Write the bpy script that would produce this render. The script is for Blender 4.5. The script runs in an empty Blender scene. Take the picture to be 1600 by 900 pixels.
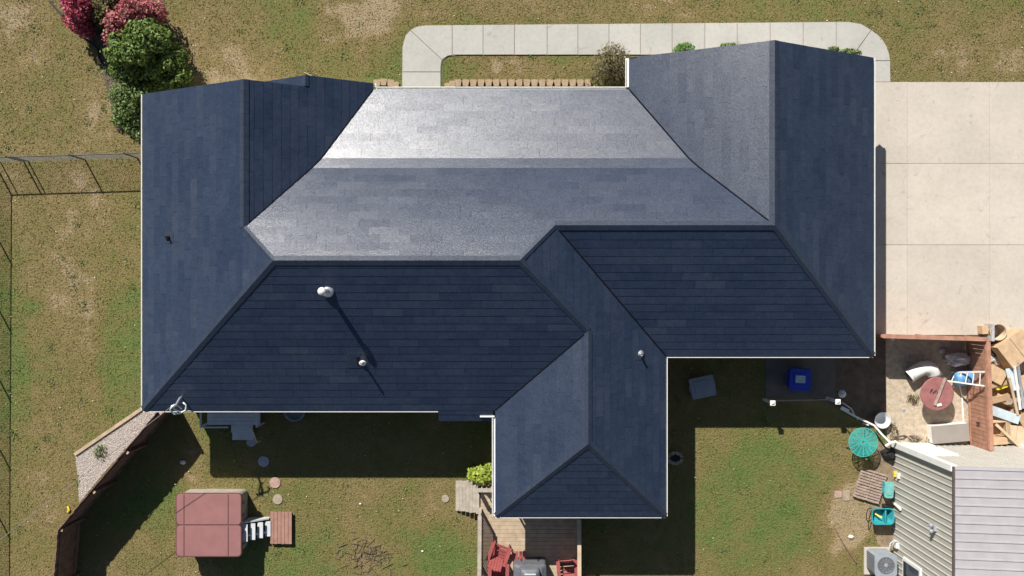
import bpy, math, random
import numpy as np
from mathutils import Vector, Matrix
random.seed(7); rng = np.random.default_rng(7)
S = bpy.context.scene
COL = S.collection
R = math.radians

# ------------------------------------------------------------------ camera
H = 33.13; F = 1375.0                       # metres above the lawn, focal length in 1600-px units
cam = bpy.data.cameras.new('camera'); co = bpy.data.objects.new('camera', cam); COL.objects.link(co)
co.location = (0, 0, H); co.rotation_euler = (0, 0, 0)
cam.sensor_width = 36; cam.lens = 36*F/1600; cam.clip_end = 2000
S.camera = co
# ------------------------------------------------------------------ sky, sun, exposure
SUN = Vector((-.58, 1.09, 1.02)).normalized()
w = bpy.data.worlds.new('World'); S.world = w; w.use_nodes = True
nt = w.node_tree; bg = nt.nodes['Background']
sky = nt.nodes.new('ShaderNodeTexSky'); sky.sky_type = 'NISHITA'; sky.sun_disc = False
sky.sun_elevation = math.asin(SUN.z); sky.sun_rotation = math.atan2(SUN.x, SUN.y) % (2*math.pi)
sky.air_density = 1.0; sky.dust_density = .6
nt.links.new(sky.outputs[0], bg.inputs[0]); bg.inputs[1].default_value = .05
sl = bpy.data.lights.new('sun', 'SUN'); sl.energy = 5.0; sl.angle = R(.5); sl.color = (1, .955, .89)
so = bpy.data.objects.new('sun', sl); COL.objects.link(so); so.rotation_euler = SUN.to_track_quat('Z', 'Y').to_euler()
so.location = SUN*60
S.view_settings.view_transform = 'Standard'; S.view_settings.look = 'None'
S.view_settings.exposure = .55; S.view_settings.gamma = 1; S.view_settings.use_curve_mapping = False

# ------------------------------------------------------------------ helpers
def P(px, py, z=0.0):
    k = (H - z)/F
    return Vector(((px-800)*k, (450-py)*k, z))
def prop(o, label=None, cat=None, group=None, kind=None):
    if label: o['label'] = label
    if cat: o['category'] = cat
    if group: o['group'] = group
    if kind: o['kind'] = kind
    return o
def thing(name, loc, label, cat, group=None):
    o = bpy.data.objects.new(name, None); o.empty_display_size = .2; COL.objects.link(o)
    o.location = loc
    return prop(o, label, cat, group)
def wloc(o):
    v = Vector(o.location)
    if o.parent: v = wloc(o.parent) + v if not o.get('_abs') else Vector((0, 0, 0))
    return v
def adopt(o, parent):
    o.parent = parent
    org = ORG.get(parent.name, Vector(parent.location))
    o.matrix_parent_inverse = Matrix.Translation(-org)
    ORG[o.name] = Vector((0, 0, 0))
ORG = {}
class MB:
    def __init__(s): s.v = []; s.f = []; s.m = []
    def poly(s, pts, m=0):
        b = len(s.v); s.v += [tuple(p) for p in pts]; s.f.append(tuple(range(b, b+len(pts)))); s.m.append(m); return s
    def prism(s, bot, top, m=0, mtop=None):
        n = len(bot); b = len(s.v); s.v += [tuple(p) for p in bot]+[tuple(p) for p in top]
        s.f.append(tuple(range(b+n-1, b-1, -1))); s.m.append(m)
        s.f.append(tuple(range(b+n, b+2*n))); s.m.append(m if mtop is None else mtop)
        for i in range(n):
            j = (i+1) % n; s.f.append((b+i, b+j, b+n+j, b+n+i)); s.m.append(m)
        return s
    def ext(s, pts, z0, z1, m=0, mtop=None):
        a = sum(pts[i][0]*pts[(i+1) % len(pts)][1]-pts[(i+1) % len(pts)][0]*pts[i][1] for i in range(len(pts)))
        if a < 0: pts = pts[::-1]
        return s.prism([(p[0], p[1], z0) for p in pts], [(p[0], p[1], z1) for p in pts], m, mtop)
    def box(s, c, sz, rz=0, M=None, m=0, bev=0):
        x, y, z = [k/2 for k in sz]
        if M is None: M = Matrix.Translation(Vector(c)) @ Matrix.Rotation(rz, 4, 'Z')
        else: M = M @ Matrix.Translation(Vector(c))
        q = [(-x, -y), (x, -y), (x, y), (-x, y)]
        return s.prism([M @ Vector((a, b, -z)) for a, b in q], [M @ Vector((a, b, z)) for a, b in q], m)
    def beam(s, a, b, wd, th, up=Vector((0, 0, 1)), m=0):
        a = Vector(a); b = Vector(b); d = (b-a).normalized()
        sd = d.cross(up)
        if sd.length < 1e-4: sd = Vector((1, 0, 0))
        sd.normalize(); u = sd.cross(d).normalized()
        r = [sd*x*wd/2+u*y*th/2 for x, y in ((-1, -1), (1, -1), (1, 1), (-1, 1))]
        return s.prism([a+q for q in r][::-1], [b+q for q in r][::-1], m)
    def tube(s, pts, r, n=8, m=0, cap=True):
        pts = [Vector(p) for p in pts]; b = len(s.v); k = len(pts)
        ref = None
        for i, p in enumerate(pts):
            d = (pts[min(i+1, k-1)]-pts[max(i-1, 0)]).normalized()
            if ref is None: ref = d.orthogonal().normalized()
            ref = (ref-d*ref.dot(d)).normalized(); t = d.cross(ref)
            rr = r[i] if isinstance(r, (list, tuple)) else r
            for j in range(n):
                a = 2*math.pi*j/n; s.v.append(tuple(p+(ref*math.cos(a)+t*math.sin(a))*rr))
        for i in range(k-1):
            for j in range(n):
                j2 = (j+1) % n; s.f.append((b+i*n+j, b+i*n+j2, b+(i+1)*n+j2, b+(i+1)*n+j)); s.m.append(m)
        if cap:
            s.f.append(tuple(b+j for j in range(n-1, -1, -1))); s.m.append(m)
            s.f.append(tuple(b+(k-1)*n+j for j in range(n))); s.m.append(m)
        return s
    def lathe(s, c, prof, n=24, m=0, sx=1, sy=1):
        b = len(s.v); c = Vector(c)
        for r, z in prof:
            for j in range(n):
                a = 2*math.pi*j/n; s.v.append((c.x+r*sx*math.cos(a), c.y+r*sy*math.sin(a), c.z+z))
        for i in range(len(prof)-1):
            for j in range(n):
                j2 = (j+1) % n; s.f.append((b+i*n+j, b+i*n+j2, b+(i+1)*n+j2, b+(i+1)*n+j)); s.m.append(m)
        s.f.append(tuple(b+j for j in range(n-1, -1, -1))); s.m.append(m)
        e = b+(len(prof)-1)*n
        s.f.append(tuple(e+j for j in range(n))); s.m.append(m)
        return s
    def build(s, name, mats, parent=None, smooth=False, label=None, cat=None, group=None, kind=None, origin=True):
        me = bpy.data.meshes.new(name)
        v = s.v; off = Vector((0, 0, 0))
        if parent is None and origin and v:
            a = np.array(v); off = Vector((a[:, 0].mean(), a[:, 1].mean(), a[:, 2].min()))
            v = [(p[0]-off.x, p[1]-off.y, p[2]-off.z) for p in v]
        me.from_pydata(v, [], s.f)
        if not isinstance(mats, (list, tuple)): mats = [mats]
        for k in mats: me.materials.append(k)
        if any(s.m): me.polygons.foreach_set('material_index', s.m)
        if smooth: me.polygons.foreach_set('use_smooth', [True]*len(me.polygons))
        me.update()
        o = bpy.data.objects.new(name, me); COL.objects.link(o)
        if parent is not None: adopt(o, parent)
        else: o.location = off
        ORG[o.name] = Vector((0, 0, 0)) if parent is not None else off
        return prop(o, label, cat, group, kind)
def bevel(o, wd=.01, seg=2):
    b = o.modifiers.new('bevel', 'BEVEL'); b.width = wd; b.segments = seg; b.limit_method = 'ANGLE'; return o
def rrect(w_, h_, r, n=5):
    pts = []
    for cx, cy, a0 in ((w_/2-r, h_/2-r, 0), (-w_/2+r, h_/2-r, 90), (-w_/2+r, -h_/2+r, 180), (w_/2-r, -h_/2+r, 270)):
        for i in range(n+1):
            a = R(a0+90*i/n); pts.append((cx+r*math.cos(a), cy+r*math.sin(a)))
    return pts

# ------------------------------------------------------------------ materials
def nodes(name):
    m = bpy.data.materials.new(name); m.use_nodes = True; t = m.node_tree
    return m, t, t.nodes['Principled BSDF']
def N(t, kind, **kw):
    n = t.nodes.new(kind)
    for k, v in kw.items(): setattr(n, k, v)
    return n
def noise(t, pos, scale, detail=3, rough=.55):
    n = N(t, 'ShaderNodeTexNoise'); n.inputs['Scale'].default_value = scale
    n.inputs['Detail'].default_value = detail; n.inputs['Roughness'].default_value = rough
    t.links.new(pos, n.inputs['Vector']); return n.outputs['Fac']
def ramp(t, fac, stops):
    r = N(t, 'ShaderNodeValToRGB'); e = r.color_ramp.elements
    while len(e) < len(stops): e.new(.5)
    for i, (p, c) in enumerate(stops):
        e[i].position = p; e[i].color = (*c, 1) if len(c) == 3 else c
    t.links.new(fac, r.inputs[0]); return r.outputs[0]
def mixc(t, fac, a, b, mode='MIX'):
    n = N(t, 'ShaderNodeMix', data_type='RGBA', blend_type=mode)
    for sock, val in ((n.inputs[0], fac), (n.inputs[6], a), (n.inputs[7], b)):
        if hasattr(val, 'links') or hasattr(val, 'is_linked'): t.links.new(val, sock)
        elif isinstance(val, (int, float)): sock.default_value = val
        else: sock.default_value = (*val, 1)
    return n.outputs[2]
def bump(t, bs, h, st, dist=.02):
    b = N(t, 'ShaderNodeBump'); b.inputs['Strength'].default_value = st; b.inputs['Distance'].default_value = dist
    t.links.new(h, b.inputs['Height']); t.links.new(b.outputs[0], bs.inputs['Normal'])
def pos(t): return N(t, 'ShaderNodeNewGeometry').outputs['Position']
def mat(name, c, rough=.7, var=.18, sc=3, fine=60, bst=.25, spec=.4, metal=0, bd=.01):
    m, t, b = nodes(name); p = pos(t)
    n1 = noise(t, p, sc, 4); n2 = noise(t, p, fine, 2)
    lo = tuple(k*(1-var) for k in c); hi = tuple(min(1, k*(1+var)) for k in c)
    c1 = ramp(t, n1, [(.3, lo), (.7, hi)])
    c2 = ramp(t, n2, [(.25, (1-var*.7,)*3), (.75, (1, 1, 1))])
    t.links.new(mixc(t, 1.0, c1, c2, 'MULTIPLY'), b.inputs['Base Color'])
    b.inputs['Roughness'].default_value = rough; b.inputs['Specular IOR Level'].default_value = spec
    b.inputs['Metallic'].default_value = metal
    if bst: bump(t, b, n2, bst, bd)
    return m
def leafmat(name, stops, rough=.55, trans=.25):
    m, t, b = nodes(name)
    g = N(t, 'ShaderNodeNewGeometry')
    c = ramp(t, g.outputs['Random Per Island'], stops)
    t.links.new(c, b.inputs['Base Color']); b.inputs['Roughness'].default_value = rough
    b.inputs['Specular IOR Level'].default_value = .35
    tr = N(t, 'ShaderNodeBsdfTranslucent'); t.links.new(c, tr.inputs[0])
    mx = N(t, 'ShaderNodeMixShader'); mx.inputs[0].default_value = trans
    t.links.new(b.outputs[0], mx.inputs[1]); t.links.new(tr.outputs[0], mx.inputs[2])
    t.links.new(mx.outputs[0], t.nodes['Material Output'].inputs[0]); return m

def lawn_material(name, blades=False):
    m, t, b = nodes(name); p = pos(t)
    big = noise(t, p, .22, 4, .6); mid = noise(t, p, 1.1, 4, .62); fine = noise(t, p, 14, 3, .65); grain = noise(t, p, 42, 2, .6)
    # dry / green balance: large drifts + clumps
    a = N(t, 'ShaderNodeMath', operation='MULTIPLY_ADD'); t.links.new(mid, a.inputs[0]); a.inputs[1].default_value = .55
    a2 = N(t, 'ShaderNodeMath', operation='MULTIPLY'); t.links.new(big, a2.inputs[0]); a2.inputs[1].default_value = .75
    t.links.new(a2.outputs[0], a.inputs[2])
    f2 = N(t, 'ShaderNodeMath', operation='MULTIPLY_ADD'); t.links.new(fine, f2.inputs[0]); f2.inputs[1].default_value = .28; t.links.new(a.outputs[0], f2.inputs[2])
    val = f2.outputs[0]
    def spot(px, py, rx, ry, amt, val):
        q = P(px, py)
        mp = N(t, 'ShaderNodeMapping', vector_type='TEXTURE'); mp.inputs['Location'].default_value = (q.x, q.y, 0)
        mp.inputs['Scale'].default_value = (rx/41.5, ry/41.5, 50)
        nz = N(t, 'ShaderNodeTexNoise'); nz.inputs['Scale'].default_value = .9; nz.inputs['Detail'].default_value = 4
        t.links.new(p, nz.inputs['Vector'])
        sub = N(t, 'ShaderNodeVectorMath', operation='MULTIPLY_ADD'); t.links.new(nz.outputs['Color'], sub.inputs[0])
        sub.inputs[1].default_value = (2.2, 2.2, 0); ad = N(t, 'ShaderNodeVectorMath', operation='SUBTRACT')
        t.links.new(p, sub.inputs[2]); t.links.new(sub.outputs[0], ad.inputs[0]); ad.inputs[1].default_value = (1.1, 1.1, 0)
        t.links.new(ad.outputs[0], mp.inputs[0])
        ln = N(t, 'ShaderNodeVectorMath', operation='LENGTH'); t.links.new(mp.outputs[0], ln.inputs[0])
        mr = N(t, 'ShaderNodeMapRange', interpolation_type='SMOOTHSTEP'); t.links.new(ln.outputs['Value'], mr.inputs[0])
        mr.inputs[1].default_value = .35; mr.inputs[2].default_value = 1.1; mr.inputs[3].default_value = amt; mr.inputs[4].default_value = 0
        ad2 = N(t, 'ShaderNodeMath', operation='ADD'); t.links.new(val, ad2.inputs[0]); t.links.new(mr.outputs[0], ad2.inputs[1])
        return ad2.outputs[0]
    # worn, dry and lush areas of this garden (value up = drier)
    for s_ in ((90, 130, 190, 170, .11), (110, 420, 110, 200, .10), (560, 40, 75, 48, .18), (350, 70, 130, 80, .1), (800, 12, 360, 30, .12),
               (1540, 70, 130, 75, .11), (1310, 85, 12, 25, .1), (80, 760, 60, 90, .1), (1330, 810, 55, 80, .18), (590, 868, 46, 32, .1),
               (700, 790, 70, 70, .14), (300, 720, 40, 60, .14), (820, 110, 130, 25, .1),
               (1190, 780, 140, 150, -.17), (190, 560, 60, 150, -.17), (650, 110, 90, 70, -.12), (400, 40, 110, 60, -.06), (680, 860, 130, 60, -.1),
               (420, 870, 110, 60, -.1), (250, 790, 130, 60, -.1), (1420, 30, 130, 40, -.05), (20, 560, 40, 200, -.14)):
        val = spot(*s_, val)
    col = ramp(t, val, [(.36, (.074, .130, .032)), (.58, (.122, .158, .047)), (.76, (.172, .152, .058)), (.93, (.222, .170, .080)), (1.0, (.32, .25, .155))])
    g2 = ramp(t, grain, [(.28, (.72, .73, .69)), (.72, (1.15, 1.13, 1.08))])
    col = mixc(t, 1.0, col, g2, 'MULTIPLY')
    if blades:
        g = N(t, 'ShaderNodeNewGeometry')
        k = ramp(t, g.outputs['Random Per Island'], [(0, (.78, .82, .68)), (.5, (1, 1, .95)), (.85, (1.15, 1.12, 1.0)), (1, (1.45, 1.35, 1.2))])
        col = mixc(t, 1.0, col, k, 'MULTIPLY')
    t.links.new(col, b.inputs['Base Color']); b.inputs['Roughness'].default_value = .85; b.inputs['Specular IOR Level'].default_value = .15
    if not blades:
        bump(t, b, fine, .9, .06)
    return m
M_LAWN = lawn_material('lawn'); M_BLADE = lawn_material('grass_blades', True)

def concrete(name, c, stain=.12):
    m, t, b = nodes(name); p = pos(t)
    n1 = noise(t, p, .55, 5, .6); n2 = noise(t, p, 7, 4, .6); n3 = noise(t, p, 90, 2)
    oi = N(t, 'ShaderNodeObjectInfo')
    c1 = ramp(t, n1, [(.3, tuple(k*(1-stain) for k in c)), (.65, c)])
    c2 = ramp(t, n2, [(.25, (.9, .9, .88)), (.6, (1, 1, 1))])
    c3 = ramp(t, n3, [(.3, (.93, .93, .93)), (.7, (1, 1, 1))])
    c4 = ramp(t, oi.outputs['Random'], [(0, (.93, .935, .94)), (1, (1, 1, 1))])
    x = mixc(t, 1., mixc(t, 1., mixc(t, 1., c1, c2, 'MULTIPLY'), c3, 'MULTIPLY'), c4, 'MULTIPLY')
    # scuffs
    v = N(t, 'ShaderNodeTexNoise'); v.inputs['Scale'].default_value = 1.4; v.inputs['Detail'].default_value = 6; v.inputs['Distortion'].default_value = 2.5
    t.links.new(p, v.inputs['Vector'])
    sc = ramp(t, v.outputs['Fac'], [(.62, (1, 1, 1)), (.74, (.78, .77, .76))])
    x = mixc(t, 1., x, sc, 'MULTIPLY')
    t.links.new(x, b.inputs['Base Color']); b.inputs['Roughness'].default_value = .9; b.inputs['Specular IOR Level'].default_value = .2
    bump(t, b, n3, .2, .005); return m
M_DRIVE = concrete('driveway_concrete', (.565, .505, .43)); M_WALK = concrete('walk_concrete', (.475, .462, .42)); M_JOINT = mat('joint', (.30, .27, .23), .95)

def shingle_mat(name, c, ro, sheen, aniso=.86):
    m, t, b = nodes(name); p = pos(t)
    g = noise(t, p, 34, 3, .75); g2 = noise(t, p, 5, 3)
    c1 = ramp(t, g, [(.25, tuple(k*.6 for k in c)), (.75, tuple(k*1.4 for k in c))])
    c2 = ramp(t, g2, [(.3, (.85, .86, .9)), (.7, (1.1, 1.1, 1.1))])
    c2 = mixc(t, 1., c2, ramp(t, noise(t, p, .7, 5, .65), [(.3, (.84, .86, .9)), (.5, (1, 1, 1)), (.72, (1.15, 1.12, 1.08))]), 'MULTIPLY')
    t.links.new(mixc(t, 1., c1, c2, 'MULTIPLY'), b.inputs['Base Color'])
    mr = N(t, 'ShaderNodeMapRange'); t.links.new(g, mr.inputs[0]); mr.inputs[1].default_value = .25; mr.inputs[2].default_value = .75
    mr.inputs[3].default_value = ro-.05; mr.inputs[4].default_value = ro+.05; t.links.new(mr.outputs[0], b.inputs['Roughness'])
    gs = noise(t, p, 20, 2, .7); ms = N(t, 'ShaderNodeMapRange'); t.links.new(gs, ms.inputs[0]); ms.inputs[1].default_value = .34; ms.inputs[2].default_value = .66
    ms.inputs[3].default_value = sheen*.68; ms.inputs[4].default_value = min(1, sheen*1.32); t.links.new(ms.outputs[0], b.inputs['Specular IOR Level'])
    gn = N(t, 'ShaderNodeNewGeometry'); cr = N(t, 'ShaderNodeVectorMath', operation='CROSS_PRODUCT')   # granule drag runs up the slope: glossier along it than across it
    t.links.new(gn.outputs['True Normal'], cr.inputs[0]); cr.inputs[1].default_value = (0, 0, 1); t.links.new(cr.outputs[0], b.inputs['Tangent'])
    b.inputs['Anisotropic'].default_value = aniso
    bump(t, b, g, .35, .012); return m
SH = [shingle_mat('shingle_%d' % i, c, r, s) for i, (c, r, s) in enumerate([
    ((.025, .036, .062), .312, .42), ((.029, .040, .066), .306, .44), ((.022, .033, .059), .318, .40), ((.033, .044, .069), .302, .47), ((.026, .038, .065), .31, .43)])]
M_CAP = shingle_mat('cap_shingle', (.025, .035, .057), .5, .34, .3)
M_VAL = mat('valley_metal', (.008, .009, .013), .95, .2, bst=0, spec=.05)
M_DECKING = mat('roof_underlay', (.012, .014, .02), .9, bst=0)
M_WHITE = mat('white_metal', (.78, .77, .73), .4, .06, bst=0)
M_SIDING = mat('tan_siding', (.50, .46, .39), .7, .08)
M_BRICK = mat('brick', (.33, .19, .13), .85, .25, 6)
M_GLASS = mat('window_glass', (.03, .04, .05), .08, .1, bst=0, spec=.6)
M_DOOR = mat('door_paint', (.74, .73, .70), .45, .05, bst=0)
M_GALV = mat('galvanised', (.55, .57, .6), .42, .15, metal=.6, bst=.05)
M_BLACK = mat('black_plastic', (.018, .018, .02), .5, .2, bst=.05)
M_FENCE = mat('stained_fence', (.21, .115, .08), .8, .3, 5)
M_CUT = mat('cut_post_end', (.5, .32, .2), .8, .15)
M_REDWOOD = mat('redwood', (.40, .205, .135), .75, .22, 4)
M_PLATF = mat('red_planks', (.34, .185, .14), .8, .2, 4)
M_DECKW = mat('weathered_deck', (.43, .335, .23), .85, .2, 4)
M_GREYW = mat('grey_weathered_wood', (.40, .35, .285), .85, .22, 5)
M_COVER = mat('spa_cover_vinyl', (.27, .125, .118), .55, .08, 2, bst=.1)
M_SEAM = mat('spa_cover_seam', (.10, .045, .045), .6)
M_SPA = mat('spa_cabinet', (.36, .33, .28), .7)
M_LGREY = mat('light_grey_plastic', (.56, .57, .58), .5, .1, bst=.05)
M_STONE_P = mat('pink_stone', (.40, .27, .22), .9, .2, 9); M_STONE_T = mat('tan_stone', (.34, .28, .21), .9, .2, 9); M_STONE_G = mat('grey_stone', (.36, .37, .42), .9, .2, 9)
M_BLOCK = mat('tan_block', (.36, .265, .165), .9, .15, 10)
M_RED = mat('red_plastic', (.33, .085, .08), .5, .12); M_GREYC = mat('grill_cover', (.12, .125, .14), .55, .15)
M_TEAL = mat('teal_plastic', (.035, .30, .33), .4, .12, bst=.05); M_TURQ = mat('turquoise_metal', (.05, .42, .38), .45, .12, bst=0)
M_BLUE = mat('blue_plastic', (.02, .05, .42), .4, .1, bst=.05); M_LBLUE = mat('light_blue_plastic', (.11, .28, .50), .45, .12)
M_PALE = mat('pale_label', (.42, .55, .62), .6); M_WPL = mat('white_plastic', (.74, .72, .67), .45, .08, bst=.05)
M_TARP = mat('grey_plastic_sheet', (.45, .44, .44), .35, .15, 6)
M_CARD = mat('cardboard', (.52, .36, .22), .85, .15, 4); M_CARDD = mat('dark_cardboard', (.38, .25, .15), .85, .15, 4)
M_YEL = mat('yellow_plastic', (.72, .55, .05), .5); M_FOAM = mat('pale_blue_panel', (.50, .58, .62), .6)
M_RDISC = mat('faded_red_paint', (.29, .115, .11), .75, .18, 5); M_WOODL = mat('raw_pine', (.52, .40, .27), .8, .15)
M_MRIB = mat('wall_rib', (.56, .545, .49), .5, .06, bst=0); M_MSIDE = mat('beige_metal_wall', (.44, .42, .375), .5, .06, bst=0); M_MROOF = mat('lilac_metal_roof', (.40, .378, .385), .5, .07, bst=0)
M_PALLET = mat('pallet_wood', (.36, .27, .22), .9, .25, 6); M_AC = mat('grey_ac', (.27, .30, .33), .5, .1, bst=.05)
M_GRAVEL = mat('pink_gravel', (.42, .37, .33), .95, .35, 12, 70, .8, bd=.03); M_SAND = mat('sandy_gravel', (.52, .43, .32), .95, .25, 6, 70, .8, bd=.03)
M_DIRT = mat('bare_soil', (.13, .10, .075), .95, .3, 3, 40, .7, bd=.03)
M_BARK = mat('bark', (.12, .085, .06), .9, .3, 12)
M_WIRE = mat('fence_wire', (.22, .22, .22), .5, .1, bst=0, metal=.3); M_CABLE = mat('cable_sheath', (.24, .21, .18), .6, bst=0)
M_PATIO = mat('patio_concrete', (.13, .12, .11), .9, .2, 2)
M_TWIG = mat('dry_twig', (.17, .13, .095), .9, .3)

# ------------------------------------------------------------------ setting: ground, gravel, walk, drive
g = MB(); n = 24
xs = [-260, -120, -60, -30, 0, 30, 60, 120, 260]
for i in range(8):
    for j in range(8):
        g.poly([(xs[i], xs[j], 0), (xs[i+1], xs[j], 0), (xs[i+1], xs[j+1], 0), (xs[i], xs[j+1], 0)])
g.build('lawn', M_LAWN, kind='structure', origin=False)
def pxpoly(pts, z=0): return [P(x, y, z) for x, y in pts]
def sheet(name, pts, z, m): 
    return MB().ext(pxpoly(pts), z-.05, z, 0).build(name, m, kind='structure', origin=False)
bedL = [(226, 632), (118, 711), (122, 745), (124, 786), (160, 742), (215, 680), (262, 640), (262, 632)]
sheet('gravel_bed', bedL, .012, M_GRAVEL)
bedR = [(1384, 530), (1384, 600), (1386, 690), (1396, 694), (1640, 694), (1640, 526), (1500, 526)]
sheet('gravel_yard', bedR, .012, M_SAND)
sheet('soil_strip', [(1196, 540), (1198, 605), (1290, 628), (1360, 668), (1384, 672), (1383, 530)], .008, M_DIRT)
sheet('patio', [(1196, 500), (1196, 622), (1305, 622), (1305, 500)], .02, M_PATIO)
sheet('worn_soil', [(1372, 690), (1396, 694), (1396, 860), (1372, 852), (1358, 800), (1362, 740)], .006, mat('worn_soil', (.27, .20, .13), .95, .3, 3, 40, .6, bd=.03))

def inpoly(x, y, poly):
    c = np.zeros(len(x), bool); k = len(poly)
    for i in range(k):
        x1, y1 = poly[i][0], poly[i][1]; x2, y2 = poly[(i+1) % k][0], poly[(i+1) % k][1]
        if y1 == y2: continue
        cond = ((y1 > y) != (y2 > y)) & (x < (x2-x1)*(y-y1)/(y2-y1)+x1); c ^= cond
    return c
def np_mesh(name, v, nper, mats, parent=None, mi=None, **kw):
    nv = len(v); nf = nv//nper
    me = bpy.data.meshes.new(name); me.vertices.add(nv); me.vertices.foreach_set('co', v.astype(np.float32).ravel())
    me.loops.add(nv); me.loops.foreach_set('vertex_index', np.arange(nv, dtype=np.int32))
    me.polygons.add(nf); me.polygons.foreach_set('loop_start', np.arange(0, nv, nper, dtype=np.int32))
    me.update(calc_edges=True); me.materials.append(mats)
    o = bpy.data.objects.new(name, me); COL.objects.link(o)
    if parent is not None: adopt(o, parent)
    return prop(o, **kw)
def pebbles(name, poly, nn, s0, s1, m, z):
    q = pxpoly(poly); a = np.array([(p.x, p.y) for p in q]); lo = a.min(0); hi = a.max(0)
    x = rng.uniform(lo[0], hi[0], nn*2); y = rng.uniform(lo[1], hi[1], nn*2); k = inpoly(x, y, a); x = x[k]; y = y[k]; nn = len(x)
    s = rng.uniform(s0, s1, nn); ang = rng.uniform(0, 6.28, nn)
    ring = []
    for j in range(4):
        an = ang+j*math.pi/2; r = s*rng.uniform(.8, 1.2, nn)
        ring.append(np.stack([x+r*np.cos(an), y+r*np.sin(an), np.full(nn, z)-.004], 1))
    top = np.stack([x+s*.2*rng.normal(size=nn), y+s*.2*rng.normal(size=nn), z+s*rng.uniform(.5, .9, nn)], 1)
    tri = [np.stack([ring[j], ring[(j+1) % 4], top], 1) for j in range(4)]
    v = np.stack(tri, 1).reshape(-1, 3)
    return np_mesh(name, v, 3, m, kind='stuff')
gm = leafmat('pebble_pink', [(0, (.30, .26, .235)), (.5, (.45, .40, .36)), (1, (.62, .57, .52))], .9, 0)
gs = leafmat('pebble_sand', [(0, (.36, .29, .21)), (.5, (.54, .45, .34)), (1, (.68, .60, .48))], .9, 0)
prop(pebbles('pebbles', bedL, 3600, .016, .034, gm, .012), 'pinkish grey pebbles filling the bed beside the brown fence', 'gravel')
prop(pebbles('pebbles', bedR, 5200, .010, .024, gs, .012), 'sandy gravel around the faded red round table', 'gravel')

sw = MB()
base = [(628, 165), (628.5, 75), (634, 55), (650, 42.5), (665, 40), (1325, 34.5), (1345, 38), (1361, 47.5), (1378, 62), (1388, 83), (1390.5, 96), (1391, 130), (1336, 130), (1330, 86), (715, 86.5), (700, 88), (691, 95), (689, 106), (689, 165)]
sw.ext(pxpoly(base), -.04, .025)
walk = sw.build('sidewalk', M_JOINT, kind='structure', origin=False)
def slab(pts, z, parent, m, z0=.0, shrink=.007):
    q = pxpoly(pts); c = sum(q, Vector())/len(q)
    q = [p+(c-p).normalized()*shrink*1.4 for p in q]
    return MB().ext(q, z0, z).build('slab', m, parent)
zs = .045
slab([(629, 165), (629, 113), (688.5, 113), (688.5, 165)], zs, walk, M_WALK)
slab([(629, 112.5), (629.5, 72), (634, 56), (641, 48), (690.5, 94), (688.8, 104), (688.5, 112.5)], zs, walk, M_WALK)
slab([(641.5, 47.5), (652, 41.8), (665, 40), (706.5, 39.6), (706.5, 86.5), (700, 87.6), (691, 93.5)], zs, walk, M_WALK)
xj = [707, 755, 804, 855, 903, 951.5, 1000.5, 1050, 1101, 1151.5, 1203, 1254.5, 1306]
for a, b in zip(xj, xj[1:]):
    ta = 40-(a-665)*.0082; tb = 40-(b-665)*.0082
    slab([(a+.3, ta), (b-.3, tb), (b-.3, 85.8), (a+.3, 86)], zs, walk, M_WALK)
slab([(1306.5, 34.8), (1325, 34.5), (1345, 38), (1360.5, 47.2), (1339, 77), (1332, 86), (1306.5, 86)], zs, walk, M_WALK)
slab([(1361, 47.8), (1370, 54), (1378, 62), (1385, 74), (1388.5, 85), (1390, 95), (1345, 95), (1340, 78)], zs, walk, M_WALK)
slab([(1345, 95.6), (1390, 95.6), (1390.5, 128.3), (1345, 128.3)], zs, walk, M_WALK)
dv = MB().ext(pxpoly([(1340, 128.5), (2100, 128.5), (2100, 524), (1340, 524)]), -.04, .035).build('driveway', mat('drive_joint', (.46, .41, .35), .95), kind='structure', origin=False)
xd = [1342, 1416.7, 1545, 1673, 1801, 1929, 2057]; yd = [129, 255.6, 382.6, 523.5]
for a, b in zip(xd, xd[1:]):
    for c, d in zip(yd, yd[1:]): slab([(a+.1, c+.1), (b-.1, c+.1), (b-.1, d-.1), (a+.1, d-.1)], .05, dv, M_DRIVE, shrink=.005)

# ------------------------------------------------------------------ house
house = thing('house', (0, 0, 0), 'single-storey house with a dark blue-grey shingled hip and gable roof', 'house')
ZE = 2.7
XW, XE, XA = -12.77, 12.50, -4.80
ZR, YR = 5.45, .866; zB, YB = 3.61, 4.35; YB2 = 4.0; zB2 = zB+.47*(YB-YB2); qN = (ZR-zB2)/(YB2-YR)   # porch pitch, one bridging course, main pitch
YE = 2.017; zE = ZR-qN*(YE-YR)
XWr = -7.509
XAr, zAr = -8.61, 4.874; YAe = YR+(ZR-zAr)/qN
pAE, pEL, pSR, pS = (zAr-ZE)/(XA-XAr), .4847, .5425, .54
XBl = XA-(zB-ZE)/pAE; XEl = 4.05; XBr = XEl+(zB-ZE)/pEL; XBl2 = XA-(zB2-ZE)/pAE; XBr2 = XEl+(zB2-ZE)/pEL
YN, YA, YBN, YEN = 6.86, 6.705, 7.08, 7.966
Xb = -6.86; zb = ZE+pAE*(XA-Xb)
XEr = 8.439
XS0, XS1, YS, YM, YSE = -.575, 5.311, -7.90, -4.227, -2.346
Xs = 2.505; zs_ = ZE+pSR*(XS1-Xs); Ys0 = YM+(zs_-ZE)/pS; Ys1 = YS+(zs_-ZE)/.546
XH = .242; Xk = XS1-(zE-ZE)/pSR
V = Vector
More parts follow.
